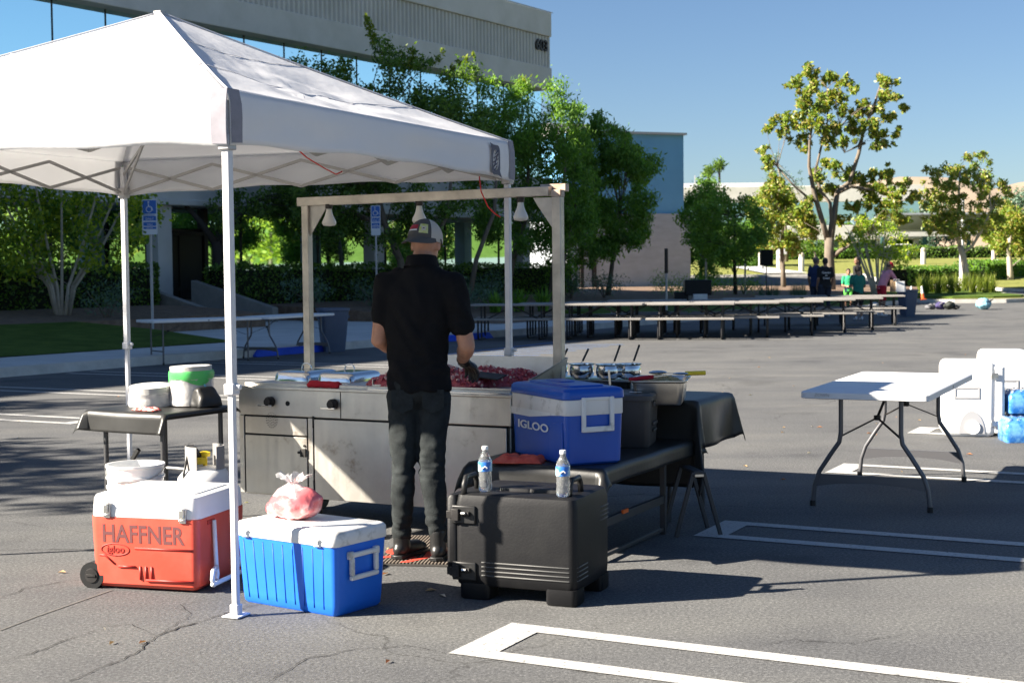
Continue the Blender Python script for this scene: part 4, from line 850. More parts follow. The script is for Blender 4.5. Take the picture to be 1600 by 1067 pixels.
# two rectangular chafing pans with domed lids on the left half
def chafer(label,x,y,w=.27,d=.36):
    o=thing('chafing_dish',label,'chafing dish',CP(x,y,ZT),CA,'chafing dishes on the cart')
    MB().rbox(w+.03,d+.03,[(0,.0),(.012,.0),(.014,.012)],.03).build('pan_rim',M['steel_clean'],o,smooth=40)
    ld=MB().rbox(w,d,[(.014,0),(.02,.0),(.052,.006),(.066,.014),(.074,.035),(.078,.08)],.045,n=5).build('lid',M['steel_clean'],o,smooth=50)
    MB().tube([(-.035,0,.078)]+[(-.035+.035*(1-math.cos(a)),0,.088+.030*math.sin(a)) for a in np.linspace(0,PI,9)]+[(.035,0,.078)],.005,8).build('handle',M['steel_clean'],ld,smooth=180)
    return o
chafer('covered stainless chafing dish at the left end of the cart',.24,.36); chafer('covered stainless chafing dish next to the cook',.56,.36)
# red towel
def cloth_blob(name,label,cat,loc,rz,sx,sy,h,mt,seed,group=None,fold=3):
    n=26; v=[]
    for j in range(n+1):
        for i in range(n+1):
            u=i/n*2-1; w=j/n*2-1; e=1-max(abs(u),abs(w))**6
            p=Vector((u*3,w*3,seed)); z=h*e*(.45+.55*abs(math.sin(u*fold+2*noise.noise(p*.6)))*.8+.5*noise.noise(p))
            v.append((sx*(u+.10*noise.noise(Vector((w*2,seed,1)))),sy*(w+.12*noise.noise(Vector((u*2,seed,4)))),max(.002,z)))
    b=MB(); b.add(v,[(j*(n+1)+i,j*(n+1)+i+1,(j+1)*(n+1)+i+1,(j+1)*(n+1)+i) for j in range(n) for i in range(n)])
    me=bpy.data.meshes.new(name); me.from_pydata(b.v,[],b.f); o=link(name,me,mt,smooth=180); q=o.modifiers.new('s','SOLIDIFY'); q.thickness=.004; q.offset=1
    o.location=loc; o.rotation_euler=(0,0,rz); return tag(o,label,cat,group)
rt=mat('red_towel',(.42,.012,.025),.9,bump=.6,bs=200); rs=mat('coral_rag',(.75,.16,.10),.9,bump=.6,bs=200,col2=(.62,.06,.04),vs=30)
o=tag(blob('folded_towel',MB().cap((-.10,0,.014),.016,(.10,0,.014),.016).cap((-.10,.03,.014),.014,(.10,.03,.014),.014).cap((-.10,.015,.026),.014,(.095,.015,.026),.013),rt,None,.004,2,.5,.003,.03),'folded red towel on the front edge of the cart','towel'); o.location=CP(.60,.02,ZT+.001); o.rotation_euler=(0,0,CA)
# chopped raw meat on the griddle
rnd=random.Random(9); q=MB(); W3=[(1.02,.16,.07,.20,.13),(1.25,.25,.085,.20,.16),(1.12,.44,.11,.20,.13),(1.5,.36,.105,.24,.18),(1.66,.47,.085,.16,.11),(1.4,.14,.07,.22,.1)]
mm=[mat('raw_meat',(.30,.025,.04),.4,col2=(.48,.10,.12),vs=30,bump=.5,bs=90),mat('meat_fat',(.60,.38,.34),.4)]
hm_=MB()
for (x,y,h,rx,ry) in W3: hm_.ell((x,y,ZT+.012),(rx,ry,h),16,8)
mo=blob('meat_heap',hm_,mm[0],K,.012,3,.5,.014,.02); mo.parent=None; tag(mo,'heap of chopped raw red meat on the griddle','meat'); mo.location=C0; mo.rotation_euler=(0,0,CA)
q=MB(); qf=MB()
for k in range(1500):
    x,y,h,rx,ry=rnd.choice(W3); a=rnd.uniform(0,2*PI); r=rnd.random()**.5*1.02; zz=h*math.sqrt(max(0,1-min(1,r)**2))
    px,py=x+rx*r*math.cos(a),y+ry*r*math.sin(a)
    if not(.95<px<1.85 and .06<py<.62): continue
    s=rnd.uniform(.005,.013); (qf if rnd.random()<.22 else q).box((px,py,ZT+.016+zz),(s*2,s*1.3,s),rot=(rnd.uniform(0,3),rnd.uniform(0,3),rnd.uniform(0,3)))
tag(q.build('meat_bits',mm[0],mo,smooth=0),kind='stuff'); tag(qf.build('fat_bits',mm[1],mo,smooth=0),kind='stuff')
# scraper tool in the cook's hand
sc_=MB().box((1.60,.20,ZT+.085),(.22,.10,.008),rot=(R(12),R(4),R(-6))).tube([(1.47,.22,ZT+.12),(1.40,.24,ZT+.15)],.012,8).build('scraper',M['iron'],smooth=0,bevel=.002); tag(sc_,'dark flat scraper blade lying in the meat by the gloved hand','scraper'); sc_.location=C0; sc_.rotation_euler=(0,0,CA)

# ============================================================ TABLES WITH CLOTHS
def cloth(name,label,cx,cy,z,w,d,rz,ov,seed=0,flare=.25,zmin=None,corner=.42):
    """vinyl cloth over a w x d top, overhang ov=(left,right,front,back)"""
    nx,ny=54,54; v=[]; l,r_,f,b_=ov
    for j in range(ny+1):
        for i in range(nx+1):
            U=-l-w/2+(w+l+r_)*i/nx; V=-f-d/2+(d+f+b_)*j/ny
            du=max(0,abs(U)-w/2); dv=max(0,abs(V)-d/2); su=1 if U>0 else -1; sv=1 if V>0 else -1
            drop=math.hypot(du,dv); rd=.018
            x=min(max(U,-w/2),w/2); y=min(max(V,-d/2),d/2)
            if du>0: x+=su*(rd*min(1,du/.03)+flare*du*.25*(1+1.1*math.sin(V*11+seed)))
            if dv>0: y+=sv*(rd*min(1,dv/.03)+flare*dv*.25*(1+1.1*math.sin(U*9+seed*2)))
            if du>0 and dv>0: x+=su*du*corner; y+=sv*dv*corner; drop=drop*.93
            zz=z-max(0,drop-.012)+.0025*noise.noise(Vector((U*6,V*6,seed)))
            if drop<=0: zz=z+.003*noise.noise(Vector((U*4,V*4,seed)))+.002
            if zmin: zz=max(zz,zmin)
            v.append((x,y,zz))
    me=bpy.data.meshes.new(name); me.from_pydata(v,[],[(j*(nx+1)+i,j*(nx+1)+i+1,(j+1)*(nx+1)+i+1,(j+1)*(nx+1)+i) for j in range(ny) for i in range(nx)])
    o=link(name,me,M['black_cloth'],smooth=180); q=o.modifiers.new('s','SOLIDIFY'); q.thickness=.002; q.offset=1
    o.location=(cx,cy,0); o.rotation_euler=(0,0,rz); return tag(o,label,'tablecloth',None)
tm=mat('dark_table_metal',(.06,.06,.062),.5,metal=.3)
# left table (local x from left corner to the near right corner)
A=Vector((-2.47,8.42,0)); Bp=Vector((-1.90,8.08,0)); ux=(Bp-A).normalized(); uy=Vector((-ux.y,ux.x,0)); w_=.60; d_=.56; ctr=A+ux*w_/2+uy*d_/2; rz=math.atan2(ux.y,ux.x)
t=thing('serving_table','small black clothed folding table holding foam plates left of the cart','table',(ctr.x,ctr.y,0),rz)
MB().box((0,0,.695),(w_,d_,.03)).build('tabletop',M['black_plastic'],t,bevel=.008)
for x,y in ((-.21,-.24),(.24,-.24),(-.21,.24),(.24,.24)): MB().tube([(x,y,.0),(x,y,.70)],.014,8).build('leg',tm,t,smooth=60)
MB().tube([(-.21,-.24,.30),(-.1,-.24,.36),(.06,-.24,.36),(.24,-.24,.27)],.011,8).tube([(-.21,.24,.32),(.24,.24,.32)],.011,8).build('cross_bar',mat('grey_bar',(.25,.25,.25),.4,metal=.5),t,smooth=60)
MB().bar((.0,-.24,.44),(.05,-.24,.5),.02).build('lock',M['black_gloss'],t)
cloth('tablecloth','black vinyl cloth on the small table left of the cart',ctr.x,ctr.y,.715,w_,d_,rz,(.09,.03,.13,.05),1,.15)
TLp=lambda x,y,z=.725:Vector((ctr.x+ux.x*x+uy.x*y,ctr.y+ux.y*x+uy.y*y,z))
# low table A under the blue cooler
LA=R(-27); lx=Vector((math.cos(LA),math.sin(LA),0)); ly=Vector((-lx.y,lx.x,0))
c0=Vector((.44,7.28,0)); wA,dA=.74,1.42; ctA=c0-lx*wA/2+ly*dA/2
t=thing('serving_table','low folding table under black cloth carrying the royal blue cooler','table',(ctA.x,ctA.y,0),LA)
MB().box((0,0,.478),(wA,dA,.03)).build('tabletop',M['black_plastic'],t,bevel=.008)
for y in (-.62,.27):
    for x in (-.33,.33): MB().box((x,y,.235),(.032,.028,.47)).build('leg',tm,t,bevel=.003)
for x in (-.33,.33): MB().box((x,-.175,.20),(.024,.86,.045)).box((x,-.175,.03),(.02,.86,.02)).build('side_rail',tm,t,bevel=.003)
MB().box((.345,-.33,.225),(.012,.07,.02)).build('orange_clip',mat('orange_clip',(.7,.13,.02),.5),t)
cloth('tablecloth','black vinyl cloth on the low table under the blue cooler',ctA.x,ctA.y,.497,wA,dA,LA,(.10,.10,.15,.04),2,.12)
# taller table B behind with the hotel pan
cB=Vector((1.13,8.58,0)); wB,dB=1.15,.62
BA=R(-27); bx=Vector((math.cos(BA),math.sin(BA),0)); by=Vector((-bx.y,bx.x,0)); ctB=cB-bx*wB/2+by*dB/2-by*.12
t=thing('serving_table','higher folding table under black cloth with the food pan on it','table',(ctB.x,ctB.y,0),BA)
MB().box((0,0,.708),(wB,dB,.03)).build('tabletop',M['black_plastic'],t,bevel=.008)
for x in (-.45,.40):
    for y in (-.26,.26): MB().tube([(x,y,.70),(x+.0,y*1.15,.0)],.015,8).build('leg',tm,t,smooth=60)
    MB().tube([(x,-.27,.33),(x,.27,.33)],.012,8).build('cross_bar',tm,t,smooth=60)
cloth('tablecloth','black vinyl cloth with long hanging corner on the higher table at right',ctB.x,ctB.y,.727,wB,dB,BA,(.03,.29,.52,.18),3,.20,corner=.12)
# folding stool frame standing under the hanging corner
t=thing('folding_stool','black folding stool frame under the hanging cloth corner','stool',(1.04,8.1,0),R(10))
for s in (-1,1): MB().bar((s*.03,-.0,.36),(s*.13,0,.0),.022,.022,up=(0,1,0)).build('leg',tm,t,bevel=.003)
for s in (-1,1): MB().bar((s*.03,.24,.36),(s*.13,.24,.0),.022,.022,up=(0,1,0)).build('leg',tm,t,bevel=.003)
MB().box((0,.12,.36),(.06,.26,.016)).box((0,-.012,.345),(.07,.012,.016)).build('seat_frame',tm,t,bevel=.004)
MB().box((0,-.02,.345),(.05,.004,.014)).build('label_plate',M['chrome'],t)

# ============================================================ COOLERS
def latch(parent,x,y,z,w=.035,h=.055,mt=None,face=0):
    q=MB().box((x,y-.004,z),(w,.008,h)).box((x,y-.011,z+h*.1),(w*.62,.010,h*.5)).tube([(x-w*.45,y-.011,z+h*.40),(x+w*.45,y-.011,z+h*.40)],.005,8).tube([(x-w*.45,y-.011,z-h*.30),(x+w*.45,y-.011,z-h*.30)],.004,8)
    return q.build('latch',mt or M['chrome'],parent,bevel=.002)
# red wheeled cooler: local origin at the front right bottom corner, x to the right along the front, y back
RA=R(-15.8); o=thing('red_cooler','faded red wheeled cooler with white lid and stencilled HAFFNER lettering','cooler',G(311,929,0),RA); w,d=.575,.50
bd=MB().rbox(w,d,[(.012,.03),(.03,.012),(.10,.008),(.335,0),(.35,.0)],.04,(-w/2,d/2,0),6).build('body',M['red_plastic'],o,smooth=40)
lid=MB().rbox(w-.006,d-.006,[(.351,.0),(.36,-.002),(.435,.004),(.452,.012),(.458,.03)],.045,(-w/2,d/2,0),6).build('lid',M['white_plastic'],o,smooth=40)
MB().rbox(w-.2,d-.16,[(.457,0),(.463,.004)],.03,(-w/2+.05,d/2,0)).build('lid_panel',M['white_plastic'],lid,smooth=40)
latch(o,-w+.10,.0,.385,.036,.075); latch(o,-.075,.0,.372,.036,.075)
text('lettering','HAFFNER',.120,mat('stencil_grey',(.15,.05,.05),.8),bd,XZ(-w+.065,.0026,.232)@Matrix.Rotation(R(1.95),4,'X'),.0004,0,.0022,.86)
q=MB(); c_=(-w+.135,.195); n_=24
ov=[(c_[0]+.075*math.cos(2*PI*k/n_),.0045,c_[1]+.028*math.sin(2*PI*k/n_)) for k in range(n_+1)]; q.tube(ov,.003,5,cap=False); q.build('oval_badge',M['red_dark'],bd,smooth=180)
text('lettering','igloo',.048,M['red_dark'],bd,XZ(c_[0],.0032,c_[1]-.014),.001,.15,.0006,1,'CENTER')
q=MB()
for (x0,x1,z) in ((-w+.24,-.03,.205),(-w+.15,-w+.24,.115),(-.28,-.03,.055)): q.tube([(x0,.005,z),(x1,.005,z)],.006,6)
q.tube([(-w+.05,.008,.165),(-w+.08,.008,.165),(-w+.13,.008,.125)],.006,6)
for x in (-w+.265,-w+.295,-w+.325): q.tube([(x,.009,.055),(x,.009,.12)],.007,6)
q.build('moulded_grooves',M['red_dark'],bd,smooth=180)
# wheel housing and wheel on the left
for yy in (.035,d-.035):
    wh=MB().tube([(-w-.0,yy-.025,.062),(-w-.0,yy+.03,.062)],.064,22).build('wheel',M['black_gloss'],o,smooth=40); MB().tube([(-w,yy-.030,.062),(-w,yy-.025,.062)],.035,16).box((-w,yy-.031,.062),(.05,.006,.012)).build('hub',M['iron'],wh,bevel=.001)
# pull handle folded on the right end
q=MB(); q.tube([(.012,.14,.33),(.02,.14,.12),(.03,.13,.075),(.04,.10,.05)],.011,8); q.tube([(.012,.36,.33),(.02,.36,.12),(.03,.37,.075),(.04,.40,.05)],.011,8)
q.tube([(.04,.10,.05),(.052,.05,.04),(.056,.03,.07),(.05,.05,.105),(.03,.12,.11)],.012,8); q.tube([(.056,.03,.045),(.056,.45,.045)],.012,8); q.build('pull_handle',M['white_plastic'],o,smooth=180)
for y_ in (.13,.37): MB().box((.0,y_,.325),(.012,.07,.02)).build('handle_bracket',M['red_dark'],o,bevel=.003)
# blue and white cooler
FB=Vector((-.775,6.22,0)); dirl=Vector((-.815,.58,0)).normalized(); BAa=math.atan2(-dirl.y,-dirl.x); w,d=.62,.36
o=thing('blue_cooler','bright blue cooler with white lid and a bag of meat on top','cooler',FB,BAa)
bd=MB().rbox(w,d,[(.0,.035),(.012,.024),(.05,.02),(.305,.004),(.31,.004)],.035,(-w/2,d/2,0),6).build('body',M['blue_plastic'],o,smooth=40)
lid=MB().rbox(w,d,[(.311,.0),(.316,-.003),(.362,-.001),(.374,.008),(.378,.022)],.035,(-w/2,d/2,0),6).build('lid',M['scuffed_white'],o,smooth=40)
MB().rbox(w-.06,d-.06,[(.377,0),(.3805,.004)],.025,(-w/2,d/2,0)).build('lid_panel',M['white_plastic'],lid,smooth=40)
q=MB()
for k in range(9):
    x=-w+.055+k*.061; q.tube([(x*.94-.018,.0200,.03),(x,.0040,.295)],.0024,4)
for k in range(0): pass
q.build('moulded_ribs',mat('blue_groove',(.006,.07,.40),.5),bd,smooth=180)
latch(o,-w+.08,.0,.325,.036,.036,M['white_plastic']); latch(o,-.10,.0,.325,.036,.036,M['white_plastic'])
def ring_handle(parent,y0,y1,z0,z1,x,mt,r=.010,nm='side_handle'):
    q=MB(); q.box((x,(y0+y1)/2,z0),(.02,y1-y0+2*r,2*r)).box((x,(y0+y1)/2,z1),(.02,y1-y0+2*r,2*r)).box((x,y0,(z0+z1)/2),(.02,2*r,z1-z0-2*r)).box((x,y1,(z0+z1)/2),(.02,2*r,z1-z0-2*r))
    q.box((x-.004,y0-.005,z1),(.024,.03,.035)).box((x-.004,y1+.005,z1),(.024,.03,.035)); return q.build(nm,mt,parent,bevel=.006)
ring_handle(o,.10,.26,.165,.265,.008,M['scuffed_white'],.011)
BL=lambda x,y,z:Vector((FB.x+math.cos(BAa)*x-math.sin(BAa)*y,FB.y+math.sin(BAa)*x+math.cos(BAa)*y,z))
# bag of raw meat on top
pk=bpy.data.materials.new('bagged_meat'); pk=mat('bagged_meat',(.62,.14,.15),.22,col2=(.74,.45,.43),vs=14,bump=.6,bs=22,coat=.7,thr=(.48,.72),var_detail=6)
bg_=thing('meat_bag','knotted clear plastic bag of pink meat on the blue cooler lid','bag',BL(-.40,.17,.381),BAa)
q=MB().ell((0,0,.062),(.135,.10,.068),20,12).ell((.05,.01,.075),(.09,.08,.07),16,10).ell((-.07,0,.045),(.085,.085,.047),16,10)
blob('meat_lump',q,pk,bg_,.008,3,.5,.012,.05,2,fn=lambda c,n:-.0 if c.z>.01 else 0)
fm=mat('clear_film',(.80,.78,.78),.12,trans=.0,coat=.5,alpha=.42,bump=.8,bs=30)
q=MB(); rnd=random.Random(3)
v=[];nn=36
for j,(r_,z) in enumerate(((.085,.105),(.06,.135),(.030,.155),(.018,.165),(.030,.178),(.048,.192),(.062,.20))):
    for k in range(nn):
        a=2*PI*k/nn; rr=r_*(1+.35*math.sin(a*5+j)*(.3+.7*(j>3))+.1*rnd.random()); v.append((rr*1.2*math.cos(a)-.005,rr*.8*math.sin(a),z+.012*math.sin(a*7+j)*(j>3)))
q.add(v,[(j*nn+k,j*nn+(k+1)%nn,(j+1)*nn+(k+1)%nn,(j+1)*nn+k) for j in range(6) for k in range(nn)])
me=bpy.data.meshes.new('k'); me.from_pydata(q.v,[],q.f); link('knotted_top',me,fm,bg_,smooth=50)
# royal blue IGLOO cooler on the low table
ZA=.502; P0=G(884,729,ZA); ld_=Vector((-.43,.90,0)).normalized(); # long side recedes to the left
IA=math.atan2(-.43,.90)  # x axis along the short front-right side = (.90,.43)
IA=math.atan2(.43,.90); L_,w_=.64,.345   # local x: short side, local y: long side going back left
o=thing('royal_blue_cooler','tall royal blue cooler with a white band on the low black table','cooler',P0,IA); o.scale=(1,1,.945)
bd=MB().rbox(w_,L_,[(0,.02),(.012,.008),(.27,.0),(.272,.0)],.035,(w_/2,L_/2,0),6).build('body',M['royal_plastic'],o,smooth=40)
MB().rbox(w_+.004,L_+.004,[(.272,.0),(.275,-.002),(.355,-.002),(.358,.002)],.035,(w_/2,L_/2,0),6).build('white_band',M['scuffed_white'],bd,smooth=40)
MB().loft([[(-.0045+dx,y,z) for y,z in ((.012,.275),(.63,.275),(.63,.235),(.40,.235),(.16,.262))] for dx in (0,.004)]).build('band_lip',M['scuffed_white'],bd,smooth=0)
ld=MB().rbox(w_+.012,L_+.012,[(.358,.0),(.362,-.003),(.40,-.001),(.412,.010),(.418,.03)],.035,(w_/2,L_/2,0),6).build('lid',M['royal_plastic'],o,smooth=40)
MB().rbox(w_-.12,L_-.14,[(.417,0),(.428,.006),(.430,.02)],.04,(w_/2,L_/2,0)).build('lid_panel',M['royal_plastic'],ld,smooth=40)
MB().rbox(.10,.20,[(.430,0),(.436,.004)],.03,(w_/2,L_*.6,0)).build('lid_handle',M['royal_plastic'],ld,smooth=40)
def on_left(x,y,z): return Matrix.Translation((x,y,z))@Matrix.Rotation(-PI/2,4,'Z')@Matrix.Rotation(PI/2,4,'X')
text('lettering','IGLOO',.062,M['white_plastic'],bd,on_left(-.003,L_*.865,.165),.001,0,.0012,1.9)
MB().loft([[(dx,y,z) for y,z in ((.03,.03),(.17,.03),(.17,.20),(.13,.225),(.03,.235))] for dx in (-.006,.004)]).build('moulded_panel',M['royal_plastic'],bd,bevel=.003)
q=MB(); y_=-.012
q.box((.10,y_,.285),(.022,.02,.17)).box((.265,y_,.285),(.022,.02,.17)).box((.1825,y_,.195),(.187,.02,.03)).box((.1825,y_+.008,.36),(.187,.012,.02)); q.build('side_handle',M['scuffed_white'],o,bevel=.005)
# coral rag in front of it
cloth_blob('coral_rag','crumpled coral red rag on the low table before the blue cooler','rag',G(812,722,.50),R(-10),.13,.075,.038,rs,5)
# storage tote
P1=G(1016,701,ZA); o=thing('storage_tote','grey plastic storage tote with lid behind the royal blue cooler','storage bin',P1,R(-14)); tg=mat('tote_grey',(.065,.062,.060),.45,var=.15,vs=4)
w,d=.42,.34
bd=MB().rbox(w,d,[(0,.02),(.01,.012),(.27,0)],.035,(-w/2+.0,d/2,0),5).build('body',tg,o,smooth=40); MB().rbox(w+.04,d+.04,[(.27,0),(.295,0),(.30,.008),(.305,.03),(.30,.04)],.04,(-w/2,d/2,0),5).build('lid',tg,o,smooth=40)
MB().box((.002,d/2,.13),(.012,.14,.02)).box((.002,d/2,.09),(.012,.10,.016)).box((.004,d/2,.24),(.016,.16,.03)).build('grip',tg,bd,bevel=.004)
MB().box((-.10,.12,.307),(.07,.02,.002)).build('sticker',M['white_plastic'],bd)
# hotel pan with food and spoons on table B
ZB=.731; P2=G(1071,634,ZB); o=thing('food_pan','deep stainless pan of shredded food on the black table corner','pan',P2,R(-10)); w,d=.31,.44
bd=MB().rbox(w,d,[(0,.03),(.01,.022),(.125,.008),(.135,-.012),(.14,-.012),(.14,.002),(.125,.012),(.09,.014)],.045,(-w/2,d/2,0),6).build('pan_body',mat('pan_steel',(.60,.57,.52),.32,metal=1,var=.1,vs=8),o,smooth=40)
fd=mat('shredded_food',(.42,.30,.14),.7,col2=(.55,.44,.24),vs=60,bump=1,bs=60)
q=MB().ell((-w/2,d/2,.085),(w/2-.02,d/2-.02,.065),20,8); fo=blob('food',q,fd,o,.01,1,.5,.02,.02,4); 
q=MB(); rnd=random.Random(4)
for k in range(260): a=rnd.uniform(0,2*PI); r=rnd.random()**.5; q.box((-w/2+(w/2-.03)*r*math.cos(a),d/2+(d/2-.03)*r*math.sin(a),.092+.06*math.sqrt(1-r*r)),(.03,.006,.004),rot=(rnd.uniform(-.6,.6),rnd.uniform(-.6,.6),rnd.uniform(0,3)))
tag(q.build('shreds',fd,fo,smooth=0),kind='stuff')
Q=lambda x,y,z:Vector((P2.x+math.cos(R(-10))*x-math.sin(R(-10))*y,P2.y+math.sin(R(-10))*x+math.cos(R(-10))*y,ZB+z))
t=thing('serving_spoon','serving spoon with a red handle across the food pan','spoon',Q(-.30,.03,.145),0); MB().tube([(-.02,0,.0),(.12,.03,.012)],.012,8).build('handle',rt,t,smooth=60); MB().bar((.12,.03,.012),(.24,.05,.024),.012,.004).ell((.28,.055,.028),(.045,.025,.008),12,6).build('bowl',M['steel_clean'],t,smooth=60)
t=thing('serving_spoon','serving spoon with a yellow handle at the back of the food pan','spoon',Q(.03,.33,.15),0); MB().tube([(.07,0,.012),(-.05,.0,.010)],.013,8).build('handle',mat('yellow_grip',(.75,.55,.03),.45),t,smooth=60); MB().bar((-.05,0,.010),(-.16,0,.014),.012,.004).ell((-.21,0,.018),(.055,.03,.012),12,6).build('bowl',M['steel_clean'],t,smooth=60)
# steam pan with round salsa pots and ladles
P3=G(950,592,.87); P3=Vector((.33,8.98,.731)); o=thing('steam_pan','long steel water pan holding four round salsa pots behind the tote','pan',P3,R(-22)); bd=MB().rbox(.62,.34,[(0,.01),(.095,0),(.10,-.012),(.106,-.012),(.104,.0)],.03,(.17,.0,0)).build('pan_body',M['steel_clean'],o,smooth=40)
for k,(x,y,lab) in enumerate(((-.03,-.09,'leftmost small salsa pot, partly behind the cart post'),(.14,-.09,'second salsa pot from the cart post'),(.31,-.09,'third salsa pot from the cart post'),(.40,-.09+.02,'rightmost salsa pot nearest the food pan'))):
    if k==3: x=.42;y=-.03
    c,s=math.cos(R(-22)),math.sin(R(-22)); p=Vector((P3.x+c*x-s*y,P3.y+s*x+c*y,P3.z+.108))
    t=thing('salsa_pot',lab,'pot',p,0,'salsa pots with ladles'); t.scale=(1.05,1.05,1.2); MB().lathe([(.045,0),(.066,.01),(.074,.035),(.072,.055),(.066,.068),(.076,.072),(.078,.076),(.064,.074),(.060,.05),(.01,.05)],22).build('pot_body',M['steel_clean'],t,smooth=50)
    a=[(.02,-.01),(-.01,.0),(.02,0),(.015,.0)][k]; h=[.15,.15,.17,.17][k]
    ll=MB().bar((a[0]-.03,a[1],.04),(a[0]+.015,a[1],.09),.009,.004).build('ladle_neck',M['steel_clean'],t); MB().tube([(a[0]+.015,a[1],.09),(a[0]+.05,a[1]+.02,h)],.006,6).build('ladle_handle',M['black_gloss'],t)
o=thing('long_spoon','upright steel spoon standing between the salsa pots and the tote','spoon',(.66,8.55,.80),0); MB().bar((0,0,.0),(-.01,0,.12),.012,.004).build('handle',M['steel_clean'],o)
o.location=G(954,610,.80)
# black insulated carrier
FBx=Vector((.275,6.385,0)); KA=R(-22.6); w,d=.60,.475
o=thing('insulated_carrier','black insulated food carrier with latches and two water bottles on top','food carrier',FBx,KA)
bp=M['black_plastic']
bd=MB().rbox(w,d,[(.065,.012),(.072,.006),(.12,.002),(.44,.002),(.478,.012),(.487,.03)],.04,(-w/2,d/2,0),6).build('body',bp,o,smooth=40)
for x,y in ((-.077,.066),(-w+.10,.066),(-.077,d-.066),(-w+.10,d-.066)): MB().rbox(.15,.13,[(0,.006),(.008,.0),(.075,0)],.025,(x,y,0)).build('foot',bp,o,smooth=40)
dr=MB().rbox(.055,d-.01,[(.10,.008),(.11,0),(.46,0),(.475,.01)],.02,(-w-.012,d/2,0)).build('door',bp,o,smooth=40)
for z in (.39,.13):
    h=MB().box((-w+.055,-.002,z),(.12,.014,.085)).build('latch_plate',M['black_gloss'],o,bevel=.006)
    MB().box((-w+.02,-.018,z),(.035,.018,.055)).tube([(-w+.05,-.016,z+.006),(-w+.09,-.016,z+.006)],.012,10).box((-w-.01,-.014,z),(.03,.016,.035)).build('latch_arm',M['iron'],h,bevel=.003)
    MB().tube([(-w+.055,-.030,z+.01),(-w+.075,-.030,z+.01)],.008,8).build('latch_pin',M['chrome'],h)
q=MB()
for k in range(4):
    z=.175-k*.020; q.tube([(-w+.14,.001,z),(-.04,.001,z),(-.006,.03,z),(-.0025,.06,z),(-.0025,.16,z)],.0035,5)
for k in range(4): q.tube([(-.0025,d-.14,.40-k*.02),(-.0025,d-.02,.40-k*.02)],.003,5)
q.build('moulded_ridges',mat('worn_ridge',(.09,.09,.088),.5),bd,smooth=180)
for x,y in ((-w+.045,.10),(-.06,.16)):
    q=MB().tube([(x,y-.075,.475),(x,y-.07,.525),(x,y-.05,.555),(x,y+.05,.555),(x,y+.07,.525),(x,y+.075,.475)],.014,8); q.build('carry_handle',M['black_gloss'],o,smooth=180)
MB().rbox(.17,.13,[(.485,0),(.50,.003),(.502,.012)],.02,(-.20,.20,0)).rbox(.17,.13,[(.485,0),(.50,.003),(.502,.012)],.02,(-w+.25,.20,0)).build('lid_pads',bp,o,smooth=40)
KB=lambda x,y,z:Vector((FBx.x+math.cos(KA)*x-math.sin(KA)*y,FBx.y+math.sin(KA)*x+math.cos(KA)*y,z))
# water bottles
pb=mat('clear_plastic',(.93,.96,.97),.06,trans=.9,ior=1.33,bump=.15,bs=40); lbm=mat('bottle_label',(.03,.16,.55),.4,col2=(.45,.65,.75),vs=9,thr=(.45,.5)); cpm=M['white_plastic']
def bottle(label,loc):
    t=thing('water_bottle',label,'water bottle',loc,0,'water bottles on the carrier')
    MB().lathe([(.004,.004),(.024,.0),(.031,.006),(.0315,.03),(.029,.05),(.0315,.062),(.029,.072),(.0315,.10),(.0315,.135),(.030,.148),(.022,.166),(.013,.182),(.0125,.192),(.004,.193)],20).build('bottle_body',pb,t,smooth=60)
    MB().lathe([(.0320,.094),(.0324,.095),(.0324,.137),(.0320,.138)],24,cap=False).build('bottle_label',lbm,t,smooth=60)
    MB().tube([(-.014,-.0325,.108),(.0,-.034,.118),(.010,-.034,.110)],.0035,5).build('label_mark',cpm,t,smooth=60)
    MB().lathe([(.004,.193),(.0145,.193),(.0148,.206),(.013,.209),(.004,.2095)],18).build('bottle_cap',cpm,t,smooth=40); return t
bottle('left clear water bottle with a blue label by the red rag',KB(-w+.12,.10,.487)); bottle('right clear water bottle standing before the royal blue cooler',KB(-.085,.07,.487))
# floor mat
P4=Vector((-.62,7.62,0)); MA=R(-8); o=thing('floor_mat','ribbed brown rubber mat with red script under the cook','mat',(-.42,7.36,0),MA)
mw,md=.62,.82; q=MB().rbox(mw,md,[(0,.0),(.006,0),(.008,.004)],.02,(0,md/2-.04,0)); q.build('mat_base',mat('mat_rubber',(.03,.027,.024),.8),o,smooth=0)
q=MB(); k=-mw/2+.03
while k<mw/2-.02: q.box((k,md/2-.04,.0105),(.008,md-.05,.006)); k+=.0185
q.build('mat_ribs',mat('mat_rib',(.17,.14,.115),.85),o,smooth=0)
text('lettering','Style',.40,mat('mat_red',(.62,.06,.035),.7),o,Matrix.Translation((-mw/2-.06,.10,.0142)),.0008,.4,.008,.75)
